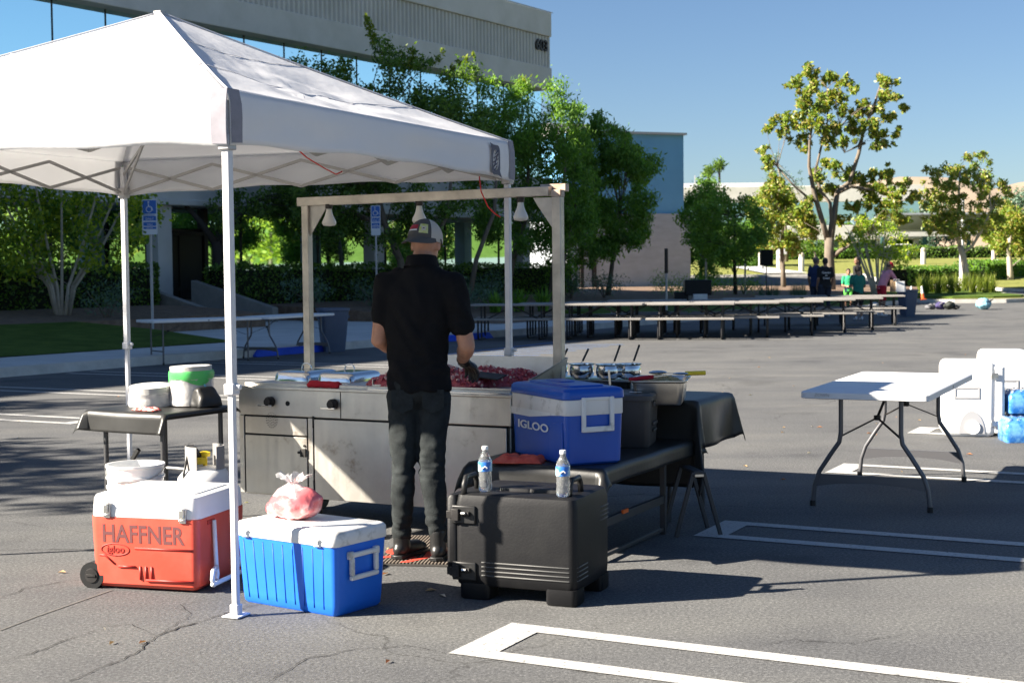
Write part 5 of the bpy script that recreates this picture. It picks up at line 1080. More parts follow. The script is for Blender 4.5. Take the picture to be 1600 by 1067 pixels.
# propane cylinder, bucket and black bag near the left table
o=thing('propane_tank','white propane cylinder with yellow valve under the small left table','propane tank',(-1.70,7.95,0),.3); o.scale=(1.02,1.02,1.24)
MB().lathe([(.005,.03),(.12,.035),(.148,.08),(.155,.14),(.155,.26),(.145,.31),(.11,.345),(.05,.36),(.005,.362)],28).build('cylinder',M['white_plastic'],o,smooth=60)
q=MB(); 
for s in (0,1):
    arc=[(R(a)+s*PI) for a in range(-60,61,12)]; q.loft([[(.105*math.cos(a),.105*math.sin(a),.33),(.105*math.cos(a),.105*math.sin(a),.45),(.099*math.cos(a),.099*math.sin(a),.45),(.099*math.cos(a),.099*math.sin(a),.33)] for a in arc])
q.build('collar',M['truss_metal'],o,smooth=40)
ym=mat('yellow_valve',(.75,.55,.02),.4); MB().lathe([(.012,.36),(.012,.40),(.028,.402),(.030,.42),(.012,.424)],12).box((-.02,-.02,.385),(.05,.03,.03)).build('valve',ym,o,smooth=40); MB().tube([(-.03,-.02,.385),(-.09,-.03,.42),(-.12,-.06,.33),(-.10,-.10,.2),(-.05,-.2,.05)],.008,6).tube([(-.03,-.01,.40),(-.06,-.02,.44)],.016,8).build('gas_hose',M['black_gloss'],o,smooth=180)
MB().lathe([(.12,0),(.125,.035)],20).build('foot_ring',M['white_plastic'],o)
o=thing('bucket','stack of white plastic buckets behind the red cooler','bucket',(-1.98,7.55,0)); MB().lathe([(.115,0),(.12,.002),(.143,.33),(.150,.335),(.150,.345),(.143,.347),(.144,.375),(.151,.378),(.151,.388),(.144,.39),(.146,.425),(.153,.43),(.152,.44),(.142,.44),(.130,.2),(.005,.2)],32).build('bucket_wall',M['white_plastic'],o,smooth=40)
MB().tube([(.152*math.cos(a),-.152*math.sin(a)*1.0,.42-.05*math.sin(a)) for a in np.linspace(.0,PI,14)],.003,5).build('bail_handle',M['chrome'],o,smooth=180); o.scale=(1,1,1.17)
o=thing('handbag','small black bag with a light blue strap on the left table','bag',TLp(.215,.14,.722),rz-.2)
blob('bag_body',MB().loft([[(x,y,0) for x,y in rrect(.15,.17,.03)],[(x,y,.05) for x,y in rrect(.14,.15,.03)],[(x,y,.10) for x,y in rrect(.06,.13,.02)],[(x,y,.115) for x,y in rrect(.03,.10,.01)]]),M['black_gloss'],o,.008,3,.5,.004,.04)
MB().tube([(-.04,0,.09),(-.05,-.02,.135),(-.03,-.02,.15),(-.01,0,.13),(.03,.02,.07)],.006,6).build('strap',mat('pale_blue_strap',(.15,.45,.62),.5),o,smooth=180)
# foam plate stacks in clear bags
foam=mat('white_foam',(.78,.77,.74),.55)
def stack(label,loc,r,h,tilt,bag=None,seed=0):
    t=thing('plate_stack',label,'plates',loc,seed); t.rotation_euler=(tilt[0],tilt[1],seed)
    prof=[(.01,0)]; z=0; n_=int(h/.006)
    for k in range(n_): prof+=[(r-.012,z+.001),(r,z+.0035),(r-.003,z+.0055)]; z+=.006
    prof+=[(r-.01,z),(r*.7,z-.008),(.01,z-.008)]; MB().lathe(prof,36).build('plates',foam,t,smooth=20)
    fl=MB(); nn=40; v=[]; rnd=random.Random(seed+1)
    lv=((.55,.0),(1.06,.002),(1.10,.02),(1.03,h*.35),(1.02,h*.62),(1.05,h*.66))
    for j,(q_,z) in enumerate(lv):
        for k in range(nn): a=2*PI*k/nn; rr=r*q_*(1+.03*math.sin(a*9+j)+.03*rnd.random()); v.append((rr*math.cos(a),rr*math.sin(a),z+.006*rnd.random()))
    fl.add(v,[(j*nn+k,j*nn+(k+1)%nn,(j+1)*nn+(k+1)%nn,(j+1)*nn+k) for j in range(len(lv)-1) for k in range(nn)])
    me=bpy.data.meshes.new('f'); me.from_pydata(fl.v,[],fl.f); link('plastic_wrap',me,fm,t,smooth=60)
    if bag:
        b=MB(); v=[]
        for j,(q_,z) in enumerate(((1.04,h*.88),(1.09,h*.80),(1.07,h*.66),(1.05,h*.60))):
            for k in range(nn): a=2*PI*k/nn; rr=r*q_*(1+.02*math.sin(a*7+j)); v.append((rr*math.cos(a),rr*math.sin(a),z+.02*math.sin(a*3+1)*(j>1)))
        b.add(v,[(j*nn+k,j*nn+(k+1)%nn,(j+1)*nn+(k+1)%nn,(j+1)*nn+k) for j in range(3) for k in range(nn)])
        me=bpy.data.meshes.new('b'); me.from_pydata(b.v,[],b.f); link('bag_band',me,bag,t,smooth=60)
    return t
stack('low leaning stack of white foam plates in clear wrap',TLp(-.13,.05,.722),.125,.125,(R(2),R(-4)),None,1)
gb=mat('green_print_film',(.08,.50,.12),.35,alpha=.85)
stack('tall stack of white foam plates with a green banded bag',TLp(.085,.17,.722),.124,.235,(R(-1),R(1)),gb,2)
cloth_blob('red_check_cloth','crumpled red checked cloth at the front edge of the left table','rag',TLp(.10,-.22,.722),rz,.085,.03,.02,mat('red_check',(.65,.06,.05),.8,col2=(.72,.5,.45),vs=60,thr=(.45,.55)),7)

# ============================================================ FOLDING TABLES
wt=mat('white_table_plastic',(.72,.72,.72),.45,var=.03,vs=6); gl=mat('grey_leg_metal',(.13,.13,.14),.4,metal=.5)
def folding_table(label,x,y,rz,L=1.83,w=.74,H=.74,group=None,z0=0,straight=False):
    t=thing('folding_table',label,'folding table',(x,y,z0),rz,group)
    MB().rbox(L,w,[(H-.045,.02),(H-.04,.0),(H-.006,.0),(H,.008)],.04).build('tabletop',wt,t,smooth=40)
    MB().tube([(0,-w/2-.0005,H-.022),(0,w/2+.0005,H-.022)],.012,8).build('hinge_bolt',gl,t)
    for s in (-1,1):
        X=s*(L/2-.22)
        for q in (-1,1):
            if straight: pts=[(X,q*w*.34,H-.04),(X,q*w*.34,.0)]
            else: pts=[(X,q*.185,H-.04),(X,q*.185,.47),(X,q*.195,.41),(X+s*.00,q*.25,.33),(X,q*.32,.22),(X,q*.35,.13),(X,q*.362,.0)]
            lg=MB().tube(pts,.0145,10).build('leg',gl,t,smooth=60)
            MB().tube([(X,pts[-1][1],.0),(X,pts[-1][1],.035)],.018,10).build('leg_cap',M['black_gloss'],lg)
        if straight: MB().tube([(X,-w*.34,.22),(X,w*.34,.22)],.012,8).build('cross_bar',gl,t)
        else: MB().loft([[(X+a,y_,z_) for y_,z_ in ((-.33,.205),(.33,.205),(.35,.125),(.2,.148),(0,.158),(-.2,.148),(-.35,.125))] for a in (-.008,.008)]).build('cross_plate',gl,t,smooth=0)
        b=MB(); b.bar((X,-.18,.45),(X-s*.20,0,.55),.018,.006).bar((X,.18,.45),(X-s*.20,0,.55),.018,.006).bar((X-s*.20,0,.55),(X-s*.55,0,H-.05),.018,.006).tube([(X-s*.2,0,.535),(X-s*.2,0,.565)],.022,10); b.build('brace',M['frame_dark'],t,bevel=.002)
    return t
RT=folding_table('white folding table with grey bowed legs standing alone at right',2.52,9.58,R(64.5),1.83,.78)
text('lettering','ZOWN',.028,M['grey_metal'],RT,Matrix.Translation((-.918,.30,.712))@Matrix.Rotation(-PI/2,4,'Z')@Matrix.Rotation(PI/2,4,'X'),.0006,.2)
folding_table('left one of two long white tables set end to end before the sidewalk',-5.26,24.4,R(37),1.97,.72,group='white tables before the sidewalk',straight=True)
folding_table('right one of two long white tables, ending at the trash can',-4.03,25.95,R(65),2.1,.72,group='white tables before the sidewalk')
# blue grey trash cans
tc_=mat('trash_can_plastic',(.07,.10,.16),.5,var=.08,vs=4)
def can(label,x,y,h=.82,w=.56):
    t=thing('trash_can',label,'trash can',(x,y,0),R(20)); MB().rbox(w,w,[(0,.09),(h-.06,.02),(h-.05,.0),(h,.0),(h,.02),(h*.5,.06)],.07,n=5).build('can_body',tc_,t,smooth=40)
    for s in (-1,1): MB().box((s*w/2,0,h-.17),(.05,.16,.05)).build('handle',tc_,t,bevel=.01)
can('blue grey square trash can between the white tables and the cook',-3.38,27.35); can('blue grey trash can at the far end of the picnic tables',11.75,43.0,.8,.5)
o=thing('wheel_stop','bright blue painted wheel stop beside the trash can','wheel stop',(-4.08,26.6,0),R(64)-.1); MB().loft([[(x,-.10,0),(x,.10,0),(x,.055,z),(x,-.055,z)] for x,z in ((-1.0,.03),(-.88,.13),(.88,.13),(1.0,.03))]).build('block',mat('blue_paint',(.012,.07,.55),.6,var=.15,vs=5),o,bevel=.01)
o=thing('wheel_stop','bright blue painted wheel stop seen between the cook and the tent leg','wheel stop',(-1.0,31.3,0),R(64)-.1); MB().loft([[(x,-.10,0),(x,.10,0),(x,.055,z),(x,-.055,z)] for x,z in ((-1.0,.03),(-.88,.13),(.88,.13),(1.0,.03))]).build('block',bpy.data.materials['blue_paint'],o,bevel=.01)
# blue access hatching behind the cart
hb=MB()
for k in range(6):
    p=G(700,556)+E1*k*.75; sheet(hb,[p,p+N1*1.5+E1*.56,p+N1*1.5+E1*.68,p+E1*.12],.004)
p=G(640,560); sheet(hb,[p,p+E1*6,p+E1*6+N1*.12,p+N1*.12],.0042)
tag(hb.build('access_markings',mat('blue_road_paint',(.05,.14,.36),.8,col2=(.12,.19,.32),vs=12),smooth=0),kind='structure')

# ============================================================ PICNIC TABLES
pt=mat('picnic_top',(.26,.245,.225),.7,var=.15,vs=3); ptf=mat('picnic_frame',(.022,.022,.024),.5)
def picnic(label,x,y,rz):
    t=thing('picnic_table',label,'picnic table',(x,y,0),rz,'picnic tables set out in rows')
    MB().box((0,0,.745),(1.83,.74,.04)).build('tabletop',pt,t,bevel=.006)
    for s in (-1,1): MB().box((0,s*.62,.445),(1.83,.27,.04)).build('bench',pt,t,bevel=.006)
    for s in (-1,1):
        X=s*.66; f=MB()
        for q in (-1,1):
            f.tube([(X,q*.20,.72),(X,q*.20,.06),(X,q*.28,.02)],.021,6); f.tube([(X,q*.62,.43),(X,q*.62,.12),(X,q*.58,.03),(X,q*.28,.02)],.021,6)
        f.tube([(X,-.62,.41),(X,.62,.41)],.018,6).tube([(X,-.3,.02),(X,.3,.02)],.021,6); f.build('leg_frame',ptf,t,smooth=60)
    MB().bar((-.6,0,.42),(.0,0,.71),.02,.03).bar((.6,0,.42),(.0,0,.71),.02,.03).build('cross_brace',ptf,t)
    return t
AXN=Vector((.985,-.17,0)); rz_=math.atan2(AXN.y,AXN.x)
ends=[(1157,531,3,['front row, third from its left end','front row, second from its left end','front row, left end']),(1228,528,3,0),(1297,525,3,0),(1347,520,3,0),(1390,516,2,0),(1424,509,2,0)]
proto=None; col_names=['first','second','third','fourth','fifth','sixth']
pos_names=['nearest the lot','second from its right end','third from its right end']
for ci,(px,py,n,_) in enumerate(ends):
    e=G(px,py,0)
    for j in range(n):
        c=e-AXN*(.95+1.93*j)+Vector((0,.55,0)); lb='metal framed picnic table in the %s line from the front, %s'%(col_names[ci],['at its right end','second from its right end','third from its right end'][j])
        if proto is None: proto=picnic(lb,c.x,c.y,rz_)
        else: dup(proto,(c.x,c.y,0),rz_+.01*((ci*3+j)%3-1),lb)
# things on and behind the picnic tables
tpz=.767
def onp(px,py): return Vector(((px-800)/F*41.2,41.2,tpz))
wb=thing('white_box','white paper carton standing on the far picnic table','box',onp(1406,469)); MB().box((0,0,.15),(.24,.2,.30)).build('carton',M['white_plastic'],wb,bevel=.004); MB().bar((-.12,-.1,.30),(-.13,-.17,.36),.18,.004).build('flap',M['white_plastic'],wb)
kb=thing('paper_bag','brown paper bag beside the white carton','bag',onp(1396,469)); MB().loft([[(x,y,0) for x,y in rrect(.15,.12,.01,1)],[(x,y,.28) for x,y in rrect(.14,.10,.01,1)],[(x,y,.34) for x,y in rrect(.15,.04,.005,1)]]).build('bag_body',mat('kraft_paper',(.30,.20,.11),.8),kb)
pb_=thing('squeeze_bottle','small pale bottle right of the white carton','bottle',onp(1414,469)); MB().lathe([(.03,0),(.035,.01),(.035,.13),(.012,.16),(.012,.19),(.002,.19)],12).build('bottle_body',M['white_plastic'],pb_)
wc=thing('paper_cup','white cup on the picnic table before the boy in green','cup',onp(1322,470)); MB().lathe([(.03,0),(.045,.15),(.04,.15),(.03,.02)],14).build('cup_wall',M['white_plastic'],wc)
om=mat('cone_orange',(.70,.13,.03),.5)
for i,(px,Y,lb,tilt) in enumerate(((1422,56,'left orange and white cone leaning by the island plants',.12),(1443,56.5,'right orange and white cone leaning by the island plants',-.12))):
    t=thing('traffic_cone',lb,'traffic cone',((px-800)/F*Y,Y,.18),0); t.rotation_euler=(0,tilt,0); t.scale=(.62,.62,.66)
    MB().box((0,0,.02),(.34,.34,.04)).lathe([(.13,.04),(.09,.38)],16).build('cone_base',om,t,bevel=.006); MB().lathe([(.09,.38),(.045,.80),(.02,.82)],16).build('white_sleeve',M['white_plastic'],t)
for i,(px,cl_,lb,s) in enumerate(((1458,(.12,.12,.13),'grey backpack lying on the curb',(.45,.3,.2)),(1472,(.05,.04,.12),'dark violet backpack on the curb',(.4,.3,.26)),(1486,(.03,.035,.03),'black bag on the curb right of the violet one',(.5,.35,.28)),(1497,(.02,.02,.02),'small black bag at the right end of the row',(.3,.25,.14)),(1540,(.22,.45,.55),'pale blue bundle of bags on the island curb',(.85,.5,.38)))):
    p=G(px,484,0); q=MB().ell((0,0,s[2]*.5),(s[0]/2,s[1]/2,s[2]/2),14,8).ell((s[0]*.2,0,s[2]*.62),(s[0]/3,s[1]/2.4,s[2]/2.6),12,8)
    o=thing('backpack' if i<4 else 'cloth_bundle',lb,'bag',p+Vector((0,.2,0)),.3*i); blob('bag_body',q,mat('bag_cloth_%d'%i,cl_,.8,var=.3,vs=10),o,.03,3,.5,.05,.12,i); MB().tube([(-s[0]*.3,-s[1]*.3,s[2]*.6),(-s[0]*.1,-s[1]*.6,s[2]*.9),(s[0]*.1,-s[1]*.3,s[2]*.8)],.015,6).build('strap',M['black_gloss'],o)

# white wheeled coolers on end and water cases
def big_cooler(label,x,y,rz,h=.66):
    t=thing('white_cooler',label,'cooler',(x,y,0),rz,'white coolers at the right edge')
    w,d=.44,.55
    bd=MB().rbox(w,d,[(0,.03),(.02,.008),(.05,.0),(h-.06,.0),(h-.02,.012),(h,.04)],.05,n=6).build('body',M['white_plastic'],t,smooth=40)
    MB().rbox(.10,d-.02,[(.03,.01),(.04,0),(h-.05,0),(h-.03,.02)],.035,(w/2+.03,0,0),5).build('lid',M['white_plastic'],t,smooth=40)
    for z in (.12,h-.12): MB().box((w/2-.01,-d/2-.006,z),(.06,.014,.05)).build('hinge',M['chrome'],t,bevel=.004)
    g_=mat('cooler_recess',(.36,.36,.37),.5) if 'cooler_recess' not in bpy.data.materials else bpy.data.materials['cooler_recess']
    MB().box((-.02,-d/2-.002,.43),(.20,.008,.018)).box((-.02,-d/2-.002,.345),(.20,.008,.018)).box((-.12,-d/2-.002,.385),(.018,.008,.10)).box((.08,-d/2-.002,.385),(.018,.008,.10)).build('moulded_panel',g_,bd,bevel=.003)
    MB().loft([[(.02+.11*math.cos(a),-d/2-y_,.03+.2*math.sin(a)) for a in np.linspace(0,PI,12)] for y_ in (.0,.006)]).build('wheel_arch',g_,bd)
    wl=MB().tube([(.03,-d/2-.02,.085),(.03,-d/2+.02,.085)],.06,16).build('wheel',M['white_plastic'],t,smooth=40)
    return t
big_cooler('nearer white wheeled cooler standing on its end beside the white table',4.07,12.95,R(-12)); big_cooler('farther white wheeled cooler standing on its end behind the nearer one',4.68,13.75,R(-10),.70)
fb=mat('blue_case_film',(.02,.13,.42),.12,col2=(.12,.32,.58),vs=9,bump=.6,bs=14,coat=.8,thr=(.45,.6))
def case(label,x,y,z,rz):
    t=thing('water_case',label,'water case',(x,y,z),rz,'wrapped water cases'); q=MB(); v=[]
    for i in range(6):
        for j in range(4):
            q.lathe([(.034,.0),(.034,.15),(.018,.185),(.014,.20),(.003,.203)],10,(-.19+i*.073,-.11+j*.073,.005))
    q.build('bottles',pb,t,smooth=50)
    MB().rbox(.46,.31,[(0,.004),(.01,0),(.155,.0),(.19,.03),(.205,.06)],.035,n=5).build('printed_wrap',fb,t,smooth=50)
    text('lettering','WATER',.06,M['white_plastic'],t,XZ(-.09,-.158,.07),.001,.1,.001); return t
case('lower wrapped case of blue water bottles beside the white coolers',4.42,12.35,0,R(-4)); case('wrapped blue water case behind and above at the right edge',4.58,12.75,.0,R(-6)); case('wrapped blue water case on top of the rear case',4.58,12.75,.208,R(-3))

# ============================================================ PEOPLE
def hand(mb,w,d,n,side,curl=.5,s=1.0,nseg=8):
    """w wrist, d direction of the fingers, n direction the palm faces, side +1/-1 thumb side"""
    w=Vector(w);d=Vector(d).normalized();n=(Vector(n)-d*Vector(n).dot(d)).normalized();l=d.cross(n).normalized()*side
    for k in range(4): mb.cap(w+l*(k-1.5)*.008*s,.018*s,w+d*.078*s+l*(1.5-k)*.021*s*-1,.0135*s,nseg)
    for k,ln in enumerate((.92,1.0,.94,.76)):   # index nearest the thumb side
        p=w+d*.082*s+l*(1.5-k)*.0215*s; a=0
        for j,sl_ in enumerate((.043,.027,.022)):
            a+=curl*(.55,.9,.6)[j]; dd=d*math.cos(a)+n*math.sin(a); q=p+dd*sl_*ln*s; mb.cap(p,(.0098-.0009*j)*s,q,(.0090-.0009*j)*s,nseg); p=q
    p=w+d*.025*s+l*.022*s; q=p+(d*.55+l*.7+n*.35).normalized()*.042*s; mb.cap(p,.014*s,q,.0115*s,nseg); r=q+(d*.85+l*.15+n*.5).normalized()*.030*s; mb.cap(q,.0112*s,r,.009*s,nseg)
def head_blob(mb,c,yaw,s=1.0,tilt=0):
    """head with brow, nose, jaw, ears; face looks to +y turned by yaw"""
    mb2=MB(); mb2.M=mb.M@Matrix.Translation(c)@Matrix.Rotation(yaw,4,'Z')@Matrix.Rotation(tilt,4,'X')@Matrix.Scale(s,4)
    mb2.ell((0,-.012,.02),(.075,.095,.095),16,12); mb2.ell((0,.02,-.03),(.060,.070,.085),14,10); mb2.ell((0,.045,-.085),(.035,.035,.025),10,8)
    mb2.cap((0,.085,.012),.009,(0,.103,-.022),.012,8); mb2.ell((0,.078,.028),(.052,.016,.012)); mb2.ell((0,.078,-.052),(.026,.016,.008)); mb2.ell((0,.076,-.064),(.022,.014,.008))
    for q in (-1,1): mb2.ell((q*.076,-.005,-.008),(.010,.018,.030),10,8,rot=(R(10),0,q*R(-20)))
    mb2.cap((0,-.025,-.06),.056,(0,-.035,-.15),.060,12)
    mb.v+=[]; o=len(mb.v); mb.v+=mb2.v; mb.f+=[tuple(i+o for i in f) for f in mb2.f]; return mb2.M
def person(label,loc,rz,h,shirt,pants,skin,hair,shoe,J={},lean=0,shorts=False,longhair=False,capm=None,yaw=0,group=None,chubby=1.0,child=False,tilt=0):
    s=h/1.75; t=thing('person',label,'person',loc,rz,group)
    P=dict(sl=(-.185,0,1.42),sr=(.185,0,1.42),el=(-.225,-.03,1.13),er=(.225,-.03,1.13),wl=(-.22,.10,.90),wr=(.22,.10,.90),hl=(-.09,0,.90),hr=(.09,0,.90),kl=(-.10,.03,.50),kr=(.10,.03,.50),al=(-.10,-.02,.09),ar=(.10,-.02,.09),head=(0,.02,1.635)); P.update(J)
    def ln(p):
        p=Vector(p)
        if p.z>.93 and lean: q=p-Vector((0,0,.93)); p=Vector((0,0,.93))+Matrix.Rotation(-lean,3,'X')@q
        return p*s
    for k in ('sl','sr','head'): P[k]=ln(P[k])
    for k in ('el','er','wl','wr','hl','hr','kl','kr','al','ar'):
        P[k]=ln(P[k]) if (k in ('el','er','wl','wr') and k not in J) else Vector(P[k])*s
    b=MB(); head_blob(b,P['head'],yaw,s*(1.08 if child else 1),-lean*.6+tilt)
    c=ln((0,0,1.2)); b.cap(ln((0,-.01,1.38)),.10*s,ln((0,0,1.0)),.11*s)
    for a in 'lr':
        b.cap(P['s'+a],.052*s,P['e'+a],.040*s); b.cap(P['e'+a],.041*s,P['w'+a],.027*s); d=(P['w'+a]-P['e'+a]); hand(b,P['w'+a],d,(1 if a=='l' else -1,0,-.2),1 if a=='l' else -1,.45,s)
        b.cap(P['h'+a],.085*s,P['k'+a],.055*s); b.cap(P['k'+a],.052*s,P['a'+a],.036*s); b.cap(P['a'+a],.036*s,P['a'+a]+Vector((0,.10,-.05))*s,.03*s)
    blob('body',b,skin,t,.0095*max(s,.8),2,.5)
    q=MB(); k=chubby
    q.loft([[ (ln((0,0,z))+Vector((rx*s*k*math.cos(a_),ry*s*k*math.sin(a_),0))) for a_ in np.linspace(0,2*PI,20,endpoint=False)] for z,rx,ry in ((.86,.165,.115),(1.0,.155,.108),(1.15,.158,.11),(1.30,.180,.118),(1.40,.178,.105),(1.46,.115,.085),(1.50,.06,.06))])
    for a in 'lr': q.cap(P['s'+a],.068*s,P['s'+a].lerp(P['e'+a],.72),.060*s)
    blob('shirt',q,shirt,t,.014,3,.5,.008,.06)
    q=MB(); q.ell(Vector((0,0,.90))*s,(.155*s*k,.115*s*k,.10*s),16,8)
    for a in 'lr':
        e=P['h'+a].lerp(P['k'+a],.9) if shorts else P['a'+a]+Vector((0,0,.04))
        q.cap(P['h'+a],.098*s*k,P['k'+a] if not shorts else e,.072*s); 
        if not shorts: q.cap(P['k'+a],.070*s,e,.054*s)
    blob('shorts' if shorts else 'trousers',q,pants,t,.014,3,.5,.008,.05)
    for a in 'lr':
        c=P['a'+a]; q=MB().ell(c+Vector((0,.05,-.045))*s,(.045*s,.135*s,.042*s),14,8).ell(c+Vector((0,-.02,-.01))*s,(.042*s,.055*s,.06*s),12,8); blob('shoe',q,shoe,t,.01,1)
    HM=Matrix.Translation(P['head'])@Matrix.Rotation(yaw,4,'Z')@Matrix.Rotation(-lean*.6+tilt,4,'X')@Matrix.Scale(s*(1.08 if child else 1),4)
    q=MB(); q.M=HM; q.ell((0,-.024,.034),(.084,.098,.096),18,12)
    if longhair: q.cap((0,-.07,0),.075,(.02,-.09,-.20),.075); q.ell((.02,-.085,-.26),(.085,.06,.11))
    else: q.ell((0,-.05,-.01),(.074,.066,.07))
    blob('hair',q,hair,t,.009,1,.5,.006,.03)
    q=MB(); q.M=HM; q.ell((-.028,.083,.008),(.011,.007,.006)).ell((.028,.083,.008),(.011,.007,.006)); q.build('eyes',M['frame_dark'],t,smooth=180)
    if capm:
        q=MB(); q.M=HM; q.ell((0,-.012,.045),(.089,.104,.090),18,12); blob('cap',q,capm,t,.009,1); q=MB(); q.M=HM; q.loft([[(x*(1),.07+y,.052-.02*abs(x)*8*abs(x)) for x,y in ((-.07,0),(-.065,.05),(-.03,.085),(.03,.085),(.065,.05),(.07,0))],[(x,.07+y,.060-.02*abs(x)*8*abs(x)) for x,y in ((-.07,0),(-.065,.05),(-.03,.085),(.03,.085),(.065,.05),(.07,0))]]); q.build('cap_brim',capm,t,smooth=60)
    return t
def cm(n,c): return mat(n,c,.85,var=.12,vs=8,bump=.2,bs=60)
navy=cm('navy_cloth',(.015,.03,.09)); blk=cm('black_cloth_shirt',(.012,.012,.013)); teal=cm('teal_cloth',(.012,.16,.12)); grn=cm('green_cloth',(.03,.38,.16)); pink=cm('pink_cloth',(.72,.30,.36)); redc=cm('red_cloth',(.48,.015,.03)); jean=cm('dark_denim',(.02,.025,.04)); limec=cm('lime_cloth',(.10,.42,.06)); shw=cm('white_shoe',(.6,.6,.6)); gh=mat('greying_hair',(.10,.08,.07),.7)
def at_(px,Y): return ((px-800)/F*Y,Y,0)
person('man in a navy blue shirt at the left of the picnic table group',at_(1276,44.5),R(-35),1.80,navy,jean,M['skin2'],gh,shw,chubby=1.12,yaw=R(-30),J=dict(wl=(-.24,.08,.88)))
ml=person('man in a black t shirt with white back print facing away',at_(1290,43.5),R(8),1.76,blk,jean,M['skin2'],M['hair'],shw,chubby=1.12,yaw=R(-10))
for i,(w,z,sz) in enumerate((('Coaster',1.30,.085),('to',1.22,.075),('Coast',1.135,.085))): text('back_print',w,sz,M['white_plastic'],ml,XZ(-.02,-.150+.004*i,z),.003,.0,.001,1,'CENTER')
person('boy in a bright green shirt and lime shorts facing the camera',at_(1326,46.5),R(175),1.42,grn,limec,M['skin2'],M['hair'],shw,shorts=True,child=True,J=dict(el=(-.23,.02,1.1),er=(.23,.02,1.1),wl=(-.12,.26,1.08),wr=(.12,.26,1.08)))
person('woman in black with long dark hair behind the teal shirted child',at_(1340,47),R(100),1.80,blk,jean,M['skin2'],M['hair'],M['black_gloss'],longhair=True,chubby=1.05,yaw=R(20))
person('child in a teal shirt and black shorts facing away between tables',at_(1342,40.4),R(10),1.50,teal,blk,M['skin2'],M['hair'],shw,shorts=True,chubby=1.15,lean=.12,child=True,J=dict(el=(-.24,.08,1.12),er=(.24,.06,1.1),wl=(-.18,.30,1.12),wr=(.12,.30,1.05)),tilt=-.3)
person('person in a pink shirt, red shorts and red cap bending over a picnic table',at_(1378,43.2),R(-72),1.68,pink,redc,M['skin2'],M['hair'],shw,shorts=True,lean=.42,capm=redc,chubby=1.12,J=dict(el=(-.2,.42,1.08),er=(.2,.42,1.08),wl=(-.12,.60,.86),wr=(.14,.62,.86)),tilt=-.25)

# ---- the cook, facing away at the griddle (joint positions in metres, x right, y away)
MP=Vector((-.49,7.44,.014)); H=thing('person','cook in a black polo shirt, black trousers and backwards grey cap working at the griddle','person',MP,0); H.scale=(.978,.978,.978)
SL,SR=Vector((-.165,.15,1.455)),Vector((.19,.08,1.445)); EL,ER=Vector((-.212,.17,1.16)),Vector((.262,.07,1.125)); WL_,WR=Vector((-.09,.40,1.06)),Vector((.228,.30,1.035))
HD=Vector((.045,.165,1.665)); YAW=R(-22)
b=MB(); HMX=head_blob(b,HD,YAW,1.0,R(-12)); b.cap((.03,.13,1.60),.056,(.014,.13,1.44),.045)
b.cap((0,.13,1.36),.095,(0,.13,1.05),.10)
for S,E_,W_,n_ in ((SL,EL,WL_,1),(SR,ER,WR,-1)):
    b.cap(S,.056,E_,.045,16); m_=E_.lerp(W_,.35); b.cap(E_,.045,m_,.047,16); b.cap(m_,.046,W_,.029,16)
blob('body',b,M['skin'],H,.0065,3,.5,.003,.04)
g_=MB(); hand(g_,WR,(.42,.80,-.40),(-.25,-.2,-1),-1,.75,1.13,10); g_.cap(WR-(WR-ER).normalized()*.035,.036,WR+Vector((.01,.02,-.01)),.033,14); blob('glove',g_,M['glove'],H,.005,2,.5,.003,.015)
g_=MB(); hand(g_,WL_,(.6,.75,-.15),(0,-.2,-1),1,.6,1.12,10); blob('glove',g_,M['glove'],H,.006,2,.5)
# polo shirt
q=MB()
secs=[(.885,.0,.118,.174,.132),(.93,.0,.12,.172,.128),(1.0,-.004,.125,.164,.116),(1.08,-.006,.127,.164,.115),(1.18,-.004,.13,.172,.120),(1.30,.002,.133,.188,.128),(1.40,.006,.133,.197,.127),(1.455,.01,.132,.180,.110),(1.50,.014,.124,.130,.100),(1.54,.022,.118,.096,.098),(1.575,.024,.122,.080,.088),(1.585,.024,.122,.074,.082)]
q.loft([[(cx+rx*math.cos(a),cy+ry*math.sin(a)-.02*math.cos(a),z) for a in np.linspace(0,2*PI,28,endpoint=False)] for z,cx,cy,rx,ry in secs])
q.cap(SL,.072,SL.lerp(EL,.60),.061,18); q.cap(SR,.076,SR.lerp(ER,.66),.066,18)
q.ell((.02,.108,1.50),(.10,.088,.065),14,10); q.cap(SL+Vector((.07,-.01,.03)),.06,SL,.07,16); q.cap(SR+Vector((-.07,.01,.03)),.06,SR,.074,16)
def folds(c,n):
    w=0
    if c.z<1.12: w+= .016*noise.noise(Vector((c.x*5,c.y*5,c.z*30+2*noise.noise(c*4))))*max(0,1-abs(c.z-.99)/.14)
    w+=.012*noise.noise(Vector(((c.x+c.z*.5)*16,c.y*6,(c.z-abs(c.x)*.8)*7)))
    return w
blob('polo_shirt',q,M['black_shirt'],H,.010,5,.5,.005,.07,3,fn=folds)
# collar band
q=MB(); q.loft([[(.024+r_*math.cos(a),.122+r_*1.08*math.sin(a),z+.012*math.sin(a+PI)) for a in np.linspace(0,2*PI,24,endpoint=False)] for z,r_ in ((1.545,.098),(1.57,.088),(1.602,.080),(1.602,.075),(1.56,.082))],cap=False); cl_=q.build('collar',M['black_shirt'],H,smooth=60)
